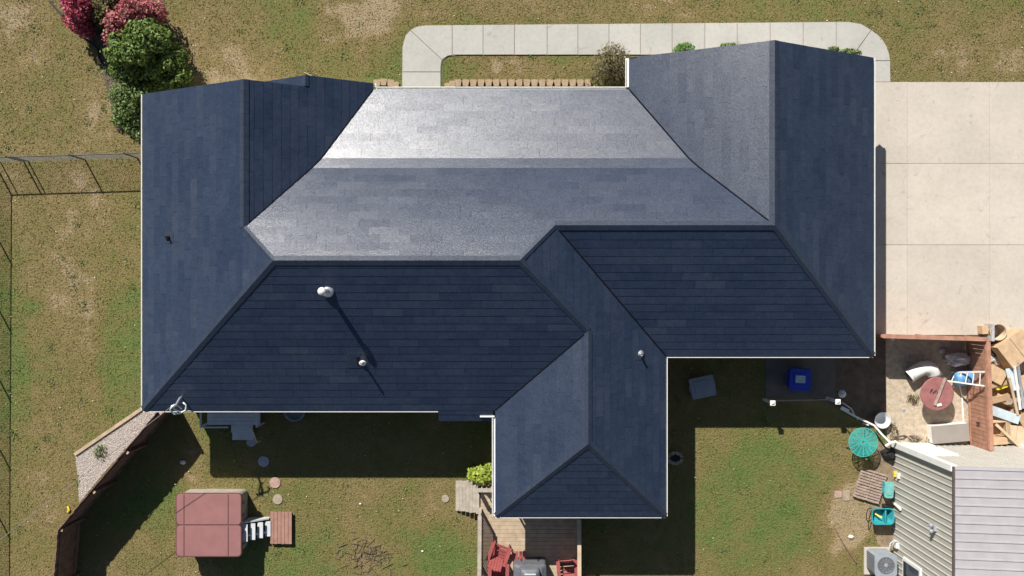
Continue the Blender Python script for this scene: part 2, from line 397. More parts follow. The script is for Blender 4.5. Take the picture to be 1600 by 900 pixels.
slopes = [   # name, polygon (first two points are the eave, counter-clockwise from above)
 ('W', [V((XW, YA, ZE)), V((XW, YM, ZE)), V((XWr, YR, ZR)), V((XAr, YAe, zAr)), V((XAr, YA, zAr))]),
 ('AE', [V((XA, YN, ZE)), V((XA, YBN, ZE)), V((Xb, YBN, zb)), V((Xb, YA, zb)), V((XAr, YA, zAr)), V((XAr, YAe, zAr)), V((XBl2, YB2, zB2)), V((XBl, YB, zB))]),
 ('BL', [V((Xb-(zb-ZE)/pAE, YBN, ZE)), V((Xb-(zb-ZE)/pAE, YA-.25, ZE)), V((Xb, YA-.25, zb)), V((Xb, YBN, zb))]),
 ('BREAK', [V((XBr, YB, zB)), V((XBl, YB, zB)), V((XBl2, YB2, zB2)), V((XBr2, YB2, zB2))]),
 ('N', [V((XBr2, YB2, zB2)), V((XBl2, YB2, zB2)), V((XAr, YAe, zAr)), V((XWr, YR, ZR)), V((XH, YR, ZR)), V((Xk, YE, zE)), V((XEr, YE, zE))]),
 ('PORCH', [V((XEl, YN, ZE)), V((XA, YN, ZE)), V((XBl, YB, zB)), V((XBr, YB, zB))]),
 ('EL', [V((XEl, YEN, ZE)), V((XEl, YN, ZE)), V((XBr, YB, zB)), V((XBr2, YB2, zB2)), V((XEr, YE, zE)), V((XEr, YEN, zE))]),
 ('ER', [V((XE, YSE, ZE)), V((XE, YEN, ZE)), V((XEr, YEN, zE)), V((XEr, YE, zE))]),
 ('SE', [V((XS1, YSE, ZE)), V((XE, YSE, ZE)), V((XEr, YE, zE)), V((Xk, YE, zE))]),
 ('SR', [V((XS1, YS, ZE)), V((XS1, YSE, ZE)), V((Xk, YE, zE)), V((XH, YR, ZR)), V((Xs, Ys0, zs_)), V((Xs, Ys1, zs_))]),
 ('SO', [V((XS0, YS, ZE)), V((XS1, YS, ZE)), V((Xs, Ys1, zs_))]),
 ('SL', [V((XS0, YM, ZE)), V((XS0, YS, ZE)), V((Xs, Ys1, zs_)), V((Xs, Ys0, zs_))]),
 ('S', [V((XW, YM, ZE)), V((XS0, YM, ZE)), V((Xs, Ys0, zs_)), V((XH, YR, ZR)), V((XWr, YR, ZR))]),
 ('BUMP', [V((-2.55, YM-.4, ZE-.4*pS)), V((-.66, YM-.4, ZE-.4*pS)), V((-.66, YM, ZE)), V((-2.55, YM, ZE))]),
]
def clip(poly, axis, val, keep_less):
    out = []
    for i in range(len(poly)):
        a = poly[i]; b = poly[(i+1) % len(poly)]
        ia = (a[axis] <= val) == keep_less; ib = (b[axis] <= val) == keep_less
        if ia: out.append(a)
        if ia != ib:
            tt = (val-a[axis])/(b[axis]-a[axis]); out.append((a[0]+(b[0]-a[0])*tt, a[1]+(b[1]-a[1])*tt))
    return out
def area(p): return .5*sum(p[i][0]*p[(i+1) % len(p)][1]-p[(i+1) % len(p)][0]*p[i][1] for i in range(len(p)))
EXPO, LEN, TH = .292, 1.0, .012
rest = MB(); full = []
# shared full-size shingle: local x along the course, y up the slope, z out
shmesh = []
for k in range(5):
    q = MB(); Lx, Ly = LEN-.006, EXPO
    q.prism([(0, 0, 0), (Lx, 0, 0), (Lx, Ly, 0), (0, Ly, 0)], [(0, 0, TH), (Lx, 0, TH), (Lx, Ly, .003), (0, Ly, .003)])
    me = bpy.data.meshes.new('shingle'); me.from_pydata(q.v, [], q.f); me.materials.append(SH[k]); shmesh.append(me)
slope_obj = {}
for name, poly in slopes:
    o0, o1 = poly[0], poly[1]; u = (o1-o0).normalized()
    nrm = Vector((0, 0, 0))
    for i in range(len(poly)): nrm += (poly[i]-o0).cross(poly[(i+1) % len(poly)]-o0)
    nrm.normalize()
    if nrm.z < 0: nrm = -nrm
    vv = nrm.cross(u).normalized()
    so_ = MB().prism([p-V((0, 0, .12)) for p in poly], [p-V((0, 0, .004)) for p in poly]).build('roof_slope', M_DECKING, house)
    slope_obj[name] = so_
    p2 = [((p-o0).dot(u), (p-o0).dot(vv)) for p in poly]
    umin = min(p[0] for p in p2); umax = max(p[0] for p in p2); vmax = max(p[1] for p in p2); vmin = min(p[1] for p in p2)
    r = 0; v0 = vmin-.02
    while v0 < vmax:
        v1 = v0+EXPO
        off = ((r*.37) % 1.0)*LEN+random.uniform(-.06, .06)
        x = umin-off-.01; rowk = random.choice((0, 1, 2, 4))
        while x < umax:
            x1 = x+LEN
            c = clip(clip(clip(clip(p2, 0, x, False), 0, x1, True), 1, v0, False), 1, v1, True)
            if len(c) >= 3 and abs(area(c)) > .004:
                A = abs(area(c)); kd = rowk if random.random() < .45 else random.choices(range(5), (5, 4, 4, 1.6, 4))[0]
                tilt = max(-.001, min(.004, random.gauss(.001, .0016)))
                if A > .985*LEN*EXPO:
                    full.append((A, so_, o0, u, vv, nrm, x, v0, kd, tilt))
                else:
                    if area(c) < 0: c = c[::-1]
                    def W(pt, h): return o0+u*pt[0]+vv*pt[1]+nrm*h
                    bot = [W(pt, 0) for pt in c]
                    top = [W(pt, TH+(.003-TH)*(pt[1]-v0)/EXPO+tilt*(pt[1]-v0)/EXPO*.5) for pt in c]
                    rest.prism(bot, top, kd)
            x = x1
        v0 = v1; r += 1
# the 300 that show largest from above become single shingles (ones high on the roof and square to the view)
def seen(e):
    c = e[2]+e[3]*(e[6]+.5)+e[4]*(e[7]+.15); d = Vector((0, 0, H))-c
    return -e[5].dot(d.normalized())/d.length_squared
bright = ('N', 'PORCH', 'S', 'SE', 'SR', 'EL', 'W', 'ER', 'AE', 'SL', 'SO')
full.sort(key=seen)
for i, (A, so_, o0, u, vv, nrm, x, v0, kd, tilt) in enumerate(full):
    org = o0+u*(x+.003)+vv*v0
    Mx = Matrix((u, vv, nrm)).transposed().to_4x4(); Mx.translation = org
    Mx = Mx @ Matrix.Rotation(tilt/EXPO, 4, 'X')
    if i < 300:
        o = bpy.data.objects.new('shingle', shmesh[kd]); COL.objects.link(o); o.parent = so_; o.matrix_basis = Mx
        o.matrix_parent_inverse = Matrix.Identity(4)
    else:
        b = len(rest.v); me = shmesh[kd]
        rest.v += [tuple(Mx @ v_.co) for v_ in me.vertices]
        for pl in me.polygons: rest.f.append(tuple(b+q for q in pl.vertices)); rest.m.append(kd)
rest.build('shingle_field', SH, house, kind='stuff')

# ridge and hip caps: overlapping folded pieces
def caps(a, b, n1, n2, wd=.17, step=.36, skip=0):
    wd *= .8
    """a,b ridge ends; n1,n2 normals of the two slopes"""
    d = (b-a); L = d.length; d.normalize(); k = max(1, round(L/step)); st = L/k
    rc = None
    for i in range(k):
        q = MB(); p0 = a+d*(st*i-.03 if i else 0); p1 = a+d*(st*(i+1))
        s1 = n1.cross(d); s1 = s1 if s1.z < 0 else -s1
        s2 = n2.cross(d); s2 = s2 if s2.z < 0 else -s2
        up = (n1+n2).normalized()
        h0, h1 = .027, .031
        A = [p0+s1*wd+n1*h0, p0+up*(h0+.012), p0+s2*wd+n2*h0]; B = [p1+s1*wd+n1*h1, p1+up*(h1+.012), p1+s2*wd+n2*h1]
        dn = -up*.034
        vs = [A[0]+n1*-.029, A[0], A[1], A[2], A[2]+n2*-.029]; ve = [B[0]+n1*-.033, B[0], B[1], B[2], B[2]+n2*-.033]
        bb = len(q.v); q.v += [tuple(x) for x in vs+ve]
        for j in range(4): q.f.append((bb+j, bb+j+1, bb+5+j+1, bb+5+j)); q.m.append(0)
        q.f.append((bb, bb+1, bb+2, bb+3, bb+4)); q.m.append(0); q.f.append((bb+9, bb+8, bb+7, bb+6, bb+5)); q.m.append(0)
        if rc is None: rc = q.build('ridge_cap', M_CAP, house)
        else: q.build('cap_shingle', M_CAP, rc)
def nr(name):
    poly = dict(slopes)[name]; n_ = Vector((0, 0, 0))
    for i in range(len(poly)): n_ += (poly[i]-poly[0]).cross(poly[(i+1) % len(poly)]-poly[0])
    n_.normalize(); return n_ if n_.z > 0 else -n_
ex = .02
caps(V((XW+ex, YM+ex, ZE)), V((XWr, YR, ZR)), nr('W'), nr('S'))
caps(V((XAr, YA, zAr)), V((XAr, YAe, zAr)), nr('W'), nr('AE'), .19)
caps(V((XAr, YAe, zAr)), V((XWr, YR, ZR)), nr('W'), nr('N'), .12)
caps(V((XWr, YR, ZR)), V((XH, YR, ZR)), nr('N'), nr('S'), .2)
caps(V((XH, YR, ZR)), V((Xk, YE, zE)), nr('N'), nr('SR'), .12)
caps(V((Xk, YE, zE)), V((XEr, YE, zE)), nr('N'), nr('SE'), .2)
caps(V((XEr, YEN, zE)), V((XEr, YE, zE)), nr('EL'), nr('ER'), .2)
caps(V((XE-ex, YSE+ex, ZE)), V((XEr, YE, zE)), nr('ER'), nr('SE'), .15)
caps(V((Xs, Ys0, zs_)), V((XH, YR, ZR)), nr('S'), nr('SR'), .15)
caps(V((Xs, Ys1, zs_)), V((Xs, Ys0, zs_)), nr('SL'), nr('SR'), .16)
caps(V((XS0+ex, YS+ex, ZE)), V((Xs, Ys1, zs_)), nr('SL'), nr('SO'), .15)
caps(V((XS1-ex, YS+ex, ZE)), V((Xs, Ys1, zs_)), nr('SR'), nr('SO'), .15)
caps(V((Xb, YBN, zb)), V((Xb, YA+.01, zb)), nr('BL'), nr('AE'), .12, .37)
# valley flashing strips (dark metal showing in the open valley)
def valley(a, b):
    MB().beam(a+V((0, 0, .021)), b+V((0, 0, .021)), .05, .008).build('valley_flashing', M_VAL, house)
for a, b in ((V((XA, YN, ZE)), V((XBl, YB, zB))), (V((XBl, YB, zB)), V((XBl2, YB2, zB2))), (V((XBl2, YB2, zB2)), V((XAr, YAe, zAr))), (V((XEl, YN, ZE)), V((XBr, YB, zB))), (V((XBr, YB, zB)), V((XBr2, YB2, zB2))), (V((XBr2, YB2, zB2)), V((XEr, YE, zE))),
             (V((XS0, YM, ZE)), V((Xs, Ys0, zs_))), (V((XS1, YSE, ZE)), V((Xk, YE, zE)))): valley(a, b)
# gutters (open troughs)
def gutter(a, b, out, wd=.075, dz=-.03):
    a = V(a); b = V(b); o = V(out); q = MB(); d = (b-a).normalized()
    t = .012; hh = .1
    def bar(o0_, o1_, z0, z1):
        pts = [a+o*o0_, b+o*o0_, b+o*o1_, a+o*o1_]; q.ext([(p.x, p.y) for p in pts], a.z+z0, a.z+z1)
    bar(.004, .004+t, dz-hh, dz); bar(.004+t, wd-t, dz-hh, dz-hh+t); bar(wd-t, wd+.008, dz-hh, dz+.004)
    q.build('gutter', M_WHITE, house)
gutter((XW, YA, ZE), (XW, YM, ZE), (-1, 0, 0), .06)
gutter((XA+.08, YN, ZE), (XEl-.08, YN, ZE), (0, 1, 0), .10)
gutter((XEl, YN+.11, ZE), (XEl, YEN, ZE), (-1, 0, 0), .11)
gutter((XE, YEN, ZE), (XE, YSE, ZE), (1, 0, 0), .065)
gutter((XE, YSE, ZE), (XS1+.08, YSE, ZE), (0, -1, 0), .06)
gutter((XS1, YSE, ZE), (XS1, YS, ZE), (1, 0, 0), .065)
gutter((XS0, YS, ZE), (XS1, YS, ZE), (0, -1, 0), .055)
gutter((XS0, YM-.27, ZE), (XS0, YS, ZE), (-1, 0, 0), .11)
gutter((XW, YM, ZE), (-2.56, YM, ZE), (0, -1, 0), .06)
gutter((XA, YBN, ZE), (XA, YN+.1, ZE), (1, 0, 0), .09)
# rake boards
for a, b in ((V((XW, YA, ZE)), V((XAr, YA, zAr))), (V((XAr, YA, zAr)), V((Xb, YA, zb))), (V((Xb, YBN, zb)), V((XA, YBN, ZE))), (V((Xb, YBN, zb)), V((Xb-(zb-ZE)/pAE, YBN, ZE))),
             (V((XEl, YEN, ZE)), V((XEr, YEN, zE))), (V((XEr, YEN, zE)), V((XE, YEN, ZE)))):
    MB().beam(a+V((0, -.012, -.17)), b+V((0, -.012, -.17)), .02, .2).build('rake_board', M_WHITE, house)
# walls
def wall_poly(pts, z1=2.58, m=M_SIDING):
    q = MB(); q.ext(pts, -.05, z1); return q.build('wall', m, house)
wall_poly([(-12.37, -3.83), (-.17, -3.83), (-.17, -7.5), (4.9, -7.5), (4.9, -1.95), (12.1, -1.95), (12.1, 7.56), (4.45, 7.56), (4.45, 5.0), (-5.2, 5.0), (-5.2, 6.7), (-8.5, 6.7), (-8.5, 6.3), (-12.37, 6.3)])
for pts in ([(-12.3, 6.29, 2.5), (-5.0, 6.29, 2.5), (XAr, 6.29, zAr-.25)], [(-8.4, 6.69, 2.5), (-5.25, 6.69, 2.5), (Xb, 6.69, zb-.25)], [(4.5, 7.55, 2.5), (12.0, 7.55, 2.5), (XEr, 7.55, zE-.25)]):
    q = MB(); b = [V(p) for p in pts]; q.prism([p+V((0, -.1, 0)) for p in b], b); q.build('gable_wall', M_SIDING, house)
def window(c, wd, ht, nx, ny):
    c = V(c); n_ = V((nx, ny, 0)); u = V((-ny, nx, 0)); fr = MB()
    for s_ in (-1, 1):
        fr.beam(c+u*s_*wd/2-V((0, 0, ht/2)), c+u*s_*wd/2+V((0, 0, ht/2)), .07, .07, n_)
        fr.beam(c-u*wd/2+V((0, 0, s_*ht/2)), c+u*wd/2+V((0, 0, s_*ht/2)), .06, .06, n_)
    fr.beam(c-u*wd/2, c+u*wd/2, .04, .04, n_)
    f = fr.build('window', M_WHITE, house)
    MB().beam(c-u*wd/2, c+u*wd/2, .02, ht).build('pane', M_GLASS, f)
for c, wd, nx, ny in (((-12.38, -1, 1.6), 1.2, -1, 0), ((-12.38, 3.5, 1.6), 1.2, -1, 0), ((-10.3, 6.31, 1.6), 1.5, 0, 1), ((-6.7, 6.71, 1.6), 1.6, 0, 1), ((-2.8, 5.01, 1.6), 1.5, 0, 1), ((2.5, 5.01, 1.6), 1.5, 0, 1),
                      ((8.1, 7.57, 1.6), 1.6, 0, 1), ((-7.5, -3.84, 1.6), 1.2, 0, -1), ((-5, -3.84, 1.6), 1.2, 0, -1), ((4.91, -5, 1.6), 1.3, 1, 0), ((8, -1.96, 1.6), 1.3, 0, -1)):
    window(c, wd, 1.2, nx, ny)
d = MB().box((0, 5.02, 1.05), (.95, .06, 2.1)).build('front_door', M_RED, house); MB().box((.36, 5.07, 1.0), (.05, .06, .12)).build('door_handle', M_GALV, d)
gd = MB().box((12.12, 3.2, 1.1), (.06, 4.9, 2.2)).build('garage_door', M_DOOR, house)
for z in (.33, .77, 1.21, 1.65, 2.0): MB().box((12.155, 3.2, z), (.02, 4.7, .36)).build('door_panel', M_DOOR, gd)
d = MB().box((2.4, -7.52, 1.35), (1.8, .06, 2.05)).build('patio_door', M_WHITE, house); MB().box((2.4, -7.56, 1.38), (1.6, .03, 1.85)).build('pane', M_GLASS, d)
# porch slab and posts
MB().box((-.35, 5.85, .06), (8.4, 1.6, .12)).build('porch_floor', M_WALK, house)
for x in (-4.3, -1.6, 1.2, 3.6): MB().box((x, 6.5, 1.33), (.14, .14, 2.45)).build('porch_post', M_WHITE, house)
# bay under the little roof extension, downspout
MB().box((-1.6, -4.15, 1.15), (1.7, .7, 2.4)).build('bay', M_SIDING, house)
MB().tube([(XS0-.03, YS+.12, 2.6), (XS0-.03, YS+.02, 2.62), (XS0+.2, YS-.03, 2.66)], .045, 8).build('gutter_end', M_WHITE, house)
MB().tube([(-.35, YS+.1, 2.58), (-.22, YS+.34, 2.2), (-.22, YS+.34, .1)], .04, 8).build('downspout', M_WHITE, house)
MB().tube([(XW+.25, -4.27, 2.62), (XW+.45, -3.8, 2.3), (XW+.45, -3.8, .1)], .04, 8).build('downspout', M_WHITE, house)
MB().box((-.86, -4.45, 2.62), (.5, .05, .08)).build('gutter', M_WHITE, house)
# roof penetrations
def on(slope, px, py):
    poly = dict(slopes)[slope]; n_ = nr(slope); o = V((0, 0, H)); d_ = V(((px-800)/F, (450-py)/F, -1))
    t_ = (poly[0]-o).dot(n_)/d_.dot(n_); return o+d_*t_
b = on('S', 512, 455); q = MB(); q.lathe(b, [(.2, -.1), (.2, .05), (.1, .1), (.08, .12), (.08, .85)], 20)
fl = q.build('flue_pipe', M_GALV, house, True); MB().lathe(b, [(.085, .8), (.125, .82), (.13, .88), (.12, .93), (.03, .97)], 20).build('flue_cap', M_WPL, fl, True)
q = on('S', 553, 563)+nr('S')*.004; n_ = nr('S'); vs_ = n_.cross(V((1, 0, 0))).normalized()
MB().prism([q+V((x, 0, 0))+vs_*y for x, y in ((-.22, -.29), (.22, -.29), (.22, .29), (-.22, .29))], [q+V((x, 0, 0))+vs_*y+n_*.016 for x, y in ((-.22, -.29), (.22, -.29), (.22, .29), (-.22, .29))]).build('repair_patch', M_CAP, house)
for sl_, px, py, h_, m_ in (('S', 567, 566, .45, M_WPL), ('SR', 1000, 553, .3, M_GALV), ('W', 264, 371, .26, M_BLACK)):
    b = on(sl_, px, py); vp = MB().lathe(b, [(.13, -.06), (.13, .02), (.055, .07), (.042, .1), (.042, h_), (.03, h_), (.03, h_-.1)], 14).build('vent_pipe', m_, house, True)
    f = MB(); n_ = nr(sl_); tt = n_.orthogonal().normalized(); 
    ho = V((n_.x, n_.y, 0)).normalized(); al = V((-ho.y, ho.x, 0)); dn = (ho - n_*ho.dot(n_)).normalized()
    c = b+n_*.02; f.prism([c+al*.2+dn*.18-n_*.02, c-al*.2+dn*.18-n_*.02, c-al*.2-dn*.22-n_*.02, c+al*.2-dn*.22-n_*.02], [c+al*.2+dn*.18, c-al*.2+dn*.18, c-al*.2-dn*.22, c+al*.2-dn*.22])
    f.build('pipe_flashing', M_CAP, vp)
# service mast and its drip loop at the south-west corner
b = on('S', 284, 621); top = P(268, 636, 3.55)
ma = MB().tube([b-V((0, 0, .3)), b+V((0, 0, .15)), top+V((.1, .05, -.12)), top], [.045, .04, .04, .06], 10).build('service_mast', M_GALV, house, True)
lp = MB()
lp.tube([top, P(266, 641, 3.4), P(272, 647, 3.3), P(281, 646, 3.25), P(290, 641, 3.3), P(291, 633, 3.35), P(286, 629, 3.4)], .028, 7)
lp.tube([top+V((.02, .03, 0)), P(274, 641, 3.3), P(281, 644, 3.15), P(290, 642.5, 3.0), P(299, 642.5, 2.9)], .025, 7)
lp.tube([top, P(272, 632, 3.45), P(278, 634, 3.35), P(284, 639, 3.25)], .02, 7)
lp.build('drip_loop', M_WPL, ma, True)
cb = MB(); pts = []
for i in range(40):
    t_ = i/39; px = 267-(267+700)*t_; py = 636+(267-px)*.777; z = 3.55+4*t_*(t_-.42)*1.3
    pts.append(P(px, py, max(z, 2.6)))
cb.tube(pts, .011, 6).build('service_cable', M_CABLE, label='overhead service cable running off from the mast at the house corner', cat='cable')
pe = pts[-1]
up = thing('utility_pole', (pe.x, pe.y, 0), 'wooden utility pole holding the end of the service cable', 'pole')
MB().tube([(pe.x, pe.y, -.3), (pe.x, pe.y, 8)], [.16, .12], 12).build('shaft', M_BARK, up)
MB().box((pe.x, pe.y, pe.z), (.3, .3, .12)).build('bracket', M_GALV, up)

# ------------------------------------------------------------------ brown privacy fence and its pebble bed edging
fc = thing('privacy_fence', P(123, 811), 'dark brown wooden privacy fence bending round the gravel bed', 'fence')
FH = 1.72
def unproj(px, py, z):
    q = P(px, py, z); return V((q.x, q.y, 0))
f0 = unproj(246, 643, FH); f1 = unproj(89.5, 829, FH); f2 = unproj(84, 905, FH); f2 = f1+(f2-f1).normalized()*4.2
for a, b in ((f0, f1), (f1, f2)):
    L = (b-a).length; d = (b-a).normalized(); k = int(L/.148); ins = V((-d.y, d.x, 0)); ins = ins if ins.x > 0 else -ins
    for i in range(k):
        c = a+d*(i+.5)*L/k; hh = FH+random.uniform(-.02, .015); lean = ins*random.gauss(0, .006)
        MB().prism([c+d*s_*.0755+ins*t_*.011 for s_, t_ in ((-1, -1), (1, -1), (1, 1), (-1, 1))], [c+lean+d*s_*.0755+ins*t_*.011+V((0, 0, hh)) for s_, t_ in ((-1, -1), (1, -1), (1, 1), (-1, 1))]).build('picket', M_FENCE, fc)
    for z in (.3, 1.5): MB().beam(a+ins*.035+V((0, 0, z)), b+ins*.035+V((0, 0, z)), .04, .09).build('rail', M_FENCE, fc)
    m_ = max(2, round(L/1.95)+1)
    for i in range(m_):
        if i == m_-1 and b is f1: continue
        c = a+d*L*i/(m_-1)+ins*.10
        po = MB().box(c+V((0, 0, FH*.5-.05)), (.1, .1, FH-.08), math.atan2(d.y, d.x)).build('post', M_FENCE, fc)
        MB().box(c+V((0, 0, FH-.085)), (.098, .098, .012), math.atan2(d.y, d.x)).build('post_end', M_CUT, po)
MB().beam(P(117, 710, .03), P(224, 637, .03), .12, .09).build('landscape_timber', M_DECKW, label='straight pale timber edging the pebble bed beside the lawn', cat='timber')

# ------------------------------------------------------------------ chain-link fence
CH = 1.15
c0, c1, c2 = P(222, 246.5), P(-9, 254), P(-14, 1150)
cl = thing('chain_link_fence', c1, 'black chain-link fence running from the house wall across the left lawn', 'fence')
c0 = V((c0.x+.35, c0.y, 0))
posts = [P(37, 252), P(133, 249.5), c1, P(215, 247)]+[P(-9-i*.6, 254+i*107) for i in range(1, 9)]
for p in posts:
    MB().tube([p-V((0, 0, .1)), p+V((0, 0, CH+.05))], .03, 8).build('post', M_BLACK, cl)
MB().tube([P(44, 251.8)-V((0, 0, .1)), P(44, 251.8)+V((0, 0, CH+.02))], .025, 8).build('post', M_BLACK, cl)
MB().tube([P(1, 253.6)-V((0, 0, .1)), P(1, 253.6)+V((0, 0, CH+.02))], .025, 8).build('post', M_BLACK, cl)
for a, b in ((c0, c1), (c1, c2)):
    MB().tube([a+V((0, 0, CH)), b+V((0, 0, CH))], .021, 8).build('top_rail', M_BLACK, cl)
    q = MB(); L = (b-a).length; d = (b-a).normalized(); s_ = -CH
    while s_ < L:
        for sg in (1, -1):
            x0, z0, x1, z1 = (s_, .03, s_+CH, CH-.02) if sg == 1 else (s_+CH, .03, s_, CH-.02)
            def cut(xa, za, xb, zb_):
                if xa < 0: za += (0-xa)/(xb-xa)*(zb_-za); xa = 0
                if xa > L: za += (L-xa)/(xb-xa)*(zb_-za); xa = L
                return xa, za
            A = cut(x0, z0, x1, z1); B = cut(x1, z1, x0, z0)
            if abs(A[0]-B[0]) > .02: q.tube([a+d*A[0]+V((0, 0, A[1])), a+d*B[0]+V((0, 0, B[1]))], .0024, 3, cap=False)
        s_ += .085
    q.build('wire_mesh', M_WIRE, cl, kind='stuff')

# ------------------------------------------------------------------ spa, steps, platform, stepping stones
ZT = .95
cT = P(326.5, 820, ZT); sp = thing('hot_tub', (cT.x, cT.y, 0), 'square hot tub closed by a folding dusty red vinyl cover', 'hot tub')
kx = (H-ZT)/F; tw, th = 102*kx, 99*kx
def rr_at(cx, cy, w_, h_, r): return [(cx+x, cy+y) for x, y in rrect(w_, h_, r)]
MB().ext(rr_at(cT.x, cT.y, tw-.12, th-.12, .16), 0, .80).build('cabinet', M_SPA, sp)
MB().ext(rr_at(cT.x, cT.y, tw-.04, th-.04, .18), .80, .86).build('shell_rim', M_LGREY, sp)
for s_, nm in ((1, 0), (-1, 1)):
    cy = cT.y+s_*th/4; q = MB()
    o_ = rr_at(cT.x, cy, tw, th/2-.012, .13); i_ = rr_at(cT.x, cy, tw-.05, th/2-.06, .12)
    z2 = ZT+.035; q.prism([(x, y, .84) for x, y in o_], [(x, y, z2-.025) for x, y in o_]); q.prism([(x, y, z2-.025) for x, y in o_], [(x, y, z2) for x, y in i_])
    cv = q.build('cover_half', M_COVER, sp)
    for x in (288, 357): 
        X = P(x, 820, ZT).x; MB().box((X, cy, z2+.003), (.03, th/2-.08, .008)).build('seam', M_SEAM, cv)
    e = [(x, y, z2-.01) for x, y in o_]; MB().tube(e+[e[0]], .014, 6).build('piping', M_SEAM, cv)
MB().box((cT.x, cT.y, ZT-.01), (tw-.05, .05, .05)).build('hinge_strap', M_SEAM, sp)
for y in (-.75, -.3, .3, .75): MB().box((cT.x+tw/2+.004, cT.y+y, .74), (.012, .05, .36)).build('strap', M_SEAM, sp)
st = thing('spa_steps', P(398, 830), 'light grey plastic steps leading up to the hot tub', 'steps')
for i in range(4):
    z = .78-.19*i; c = P(382.5+12*i, 833-2.2*i, z)
    MB().box(c+V((0, 0, -.02)), (.2, .62-.02*i, .04)).build('tread', M_LGREY, st)
a = P(381, 817, .74); b = P(421, 812, .12)
for dy in (.0, -.50):
    q = MB(); A = V((a.x, a.y+dy-.02, 0)); B = V((b.x, a.y+dy-.02, 0))
    q.prism([V((A.x, A.y, 0)), V((B.x, A.y, 0)), V((B.x, A.y, .18)), V((A.x, A.y, .76))], [V((A.x, A.y+.05, 0)), V((B.x, A.y+.05, 0)), V((B.x, A.y+.05, .18)), V((A.x, A.y+.05, .76))])
    q.build('stringer', M_LGREY, st)
pf = thing('plank_platform', P(439, 825), 'low reddish plank platform on the grass at the foot of the spa steps', 'platform')
for i in range(6): MB().box(P(425.3+5.6*i, 824.5+random.uniform(-.4, .4), .16), (.122, 1.2, .035)).build('plank', M_PLATF, pf)
for y in (803, 846): MB().box(P(439.3, y, .07), (.8, .06, .14)).build('bearer', M_FENCE, pf)
for px, py, r, m_, lb in ((393, 690, .19, M_STONE_G, 'round bluish stepping stone in the shade, next to the landing steps'), (412, 721, .21, M_STONE_G, 'round blue-grey stepping stone in the shade, midway to the sunny grass'),
                      (430, 754, .21, M_STONE_P, 'round pinkish stepping stone at the edge of the house shadow'), (434, 780, .19, M_STONE_T, 'round tan stepping stone sunk in grass above the plank platform'),
                      (696, 779, .145, M_STONE_T, 'small round tan stepping stone beside the grey deck ramp')):
    MB().lathe(P(px, py), [(r*.98, -.03), (r, .02), (r*.96, .035), (r*.4, .037)], 22).build('stepping_stone', m_, label=lb, cat='stepping stone', group='round stepping stones')
# landing outside the south wall
ld = thing('entry_landing', P(365, 640), 'grey framed landing below the south eave with a short handrail', 'landing')
lx0, lx1 = P(322, 0, .35).x, P(408, 0, .35).x; ly0 = P(0, 664, .35).y
for i in range(10):
    y = ly0+.07+i*.145; MB().box(((lx0+lx1)/2, y, .33), (lx1-lx0-.08, .135, .04)).build('board', M_LGREY, ld)
for x in (lx0, lx1): MB().beam((x, ly0, .92), (x, -3.8, .92), .06, .06).build('rail', M_LGREY, ld)
for x in (lx0, lx1):
    for y in (ly0+.03, -3.85): MB().box((x, y, .46), (.06, .06, .92)).build('post', M_LGREY, ld)
MB().beam((lx0, ly0, .92), (lx0+1.0, ly0, .92), .05, .05).build('rail', M_LGREY, ld)
for i in range(2): MB().box((lx1-.75, ly0-.16-.3*i, .22-.14*i), (.8, .28, .05)).build('tread', M_LGREY, ld)
MB().beam((lx1-.2, ly0, .92), (lx1-.1, ly0-.62, .55), .05, .05).build('handrail', M_WOODL, ld); MB().box((lx1-.1, ly0-.62, .28), (.05, .05, .56)).build('post', M_WOODL, ld)
MB().lathe(P(463, 640, 0), [(.32, 0), (.38, .3), (.41, .31), (.36, .3), (.30, .06)], 22).build('wash_tub', M_AC, label='grey-blue plastic wash tub half hidden under the south eave', cat='tub')

# ------------------------------------------------------------------ deck, railings, furniture
DZ = .5
dk = thing('deck', P(825, 850), 'weathered wooden deck behind the south wing', 'deck')
dx0, dx1 = P(751, 0, DZ).x, P(903, 0, DZ).x; dyn = -7.51; dys = P(0, 990, DZ).y
k = int((dyn-dys)/.145)
for i in range(k): MB().box(((dx0+dx1)/2, dyn-.072-i*.145, DZ-.02), (dx1-dx0, .138, .04)).build('board', M_DECKW, dk)
MB().box(((dx0+dx1)/2, (dyn+dys)/2, DZ-.16), (dx1-dx0-.1, dyn-dys-.1, .23)).build('frame', M_GREYW, dk)
for x in (dx0+.2, dx1-.2):
    for y in (dyn-.3, (dyn+dys)/2, dys+.3): MB().box((x, y, .12), (.1, .1, .4)).build('post', M_GREYW, dk)
# walk along the wing
wk = thing('side_landing', P(752, 780), 'short landing of cross boards joining the ramp to the deck', 'landing')
wx0, wx1 = P(749, 0, DZ).x, -.17
y = dyn+.01
while y < P(0, 768, DZ).y: MB().box(((wx0+wx1)/2, y+.07, DZ-.018), (wx1-wx0, .136, .04)).build('board', M_DECKW, wk); y += .145
MB().box(((wx0+wx1)/2, (dyn+y)/2, DZ-.2), (wx1-wx0-.1, y-dyn-.15, .3)).build('frame', M_GREYW, wk)
rp = thing('deck_ramp', P(730, 775), 'grey board ramp sloping from the lawn up to the landing', 'ramp')
for i in range(7):
    px = 714.5+5.3*i; z = .12+.055*i; a = P(px, 751+random.uniform(-.6, .6), z); b = P(px, 798+i*.7+random.uniform(-1, 1), z)
    MB().beam(a, b, .122, .035).build('board', M_GREYW, rp)
for y in (758, 790): MB().beam(P(713, y, .04), P(748, y, .35), .06, .14).build('bearer', M_GREYW, rp)
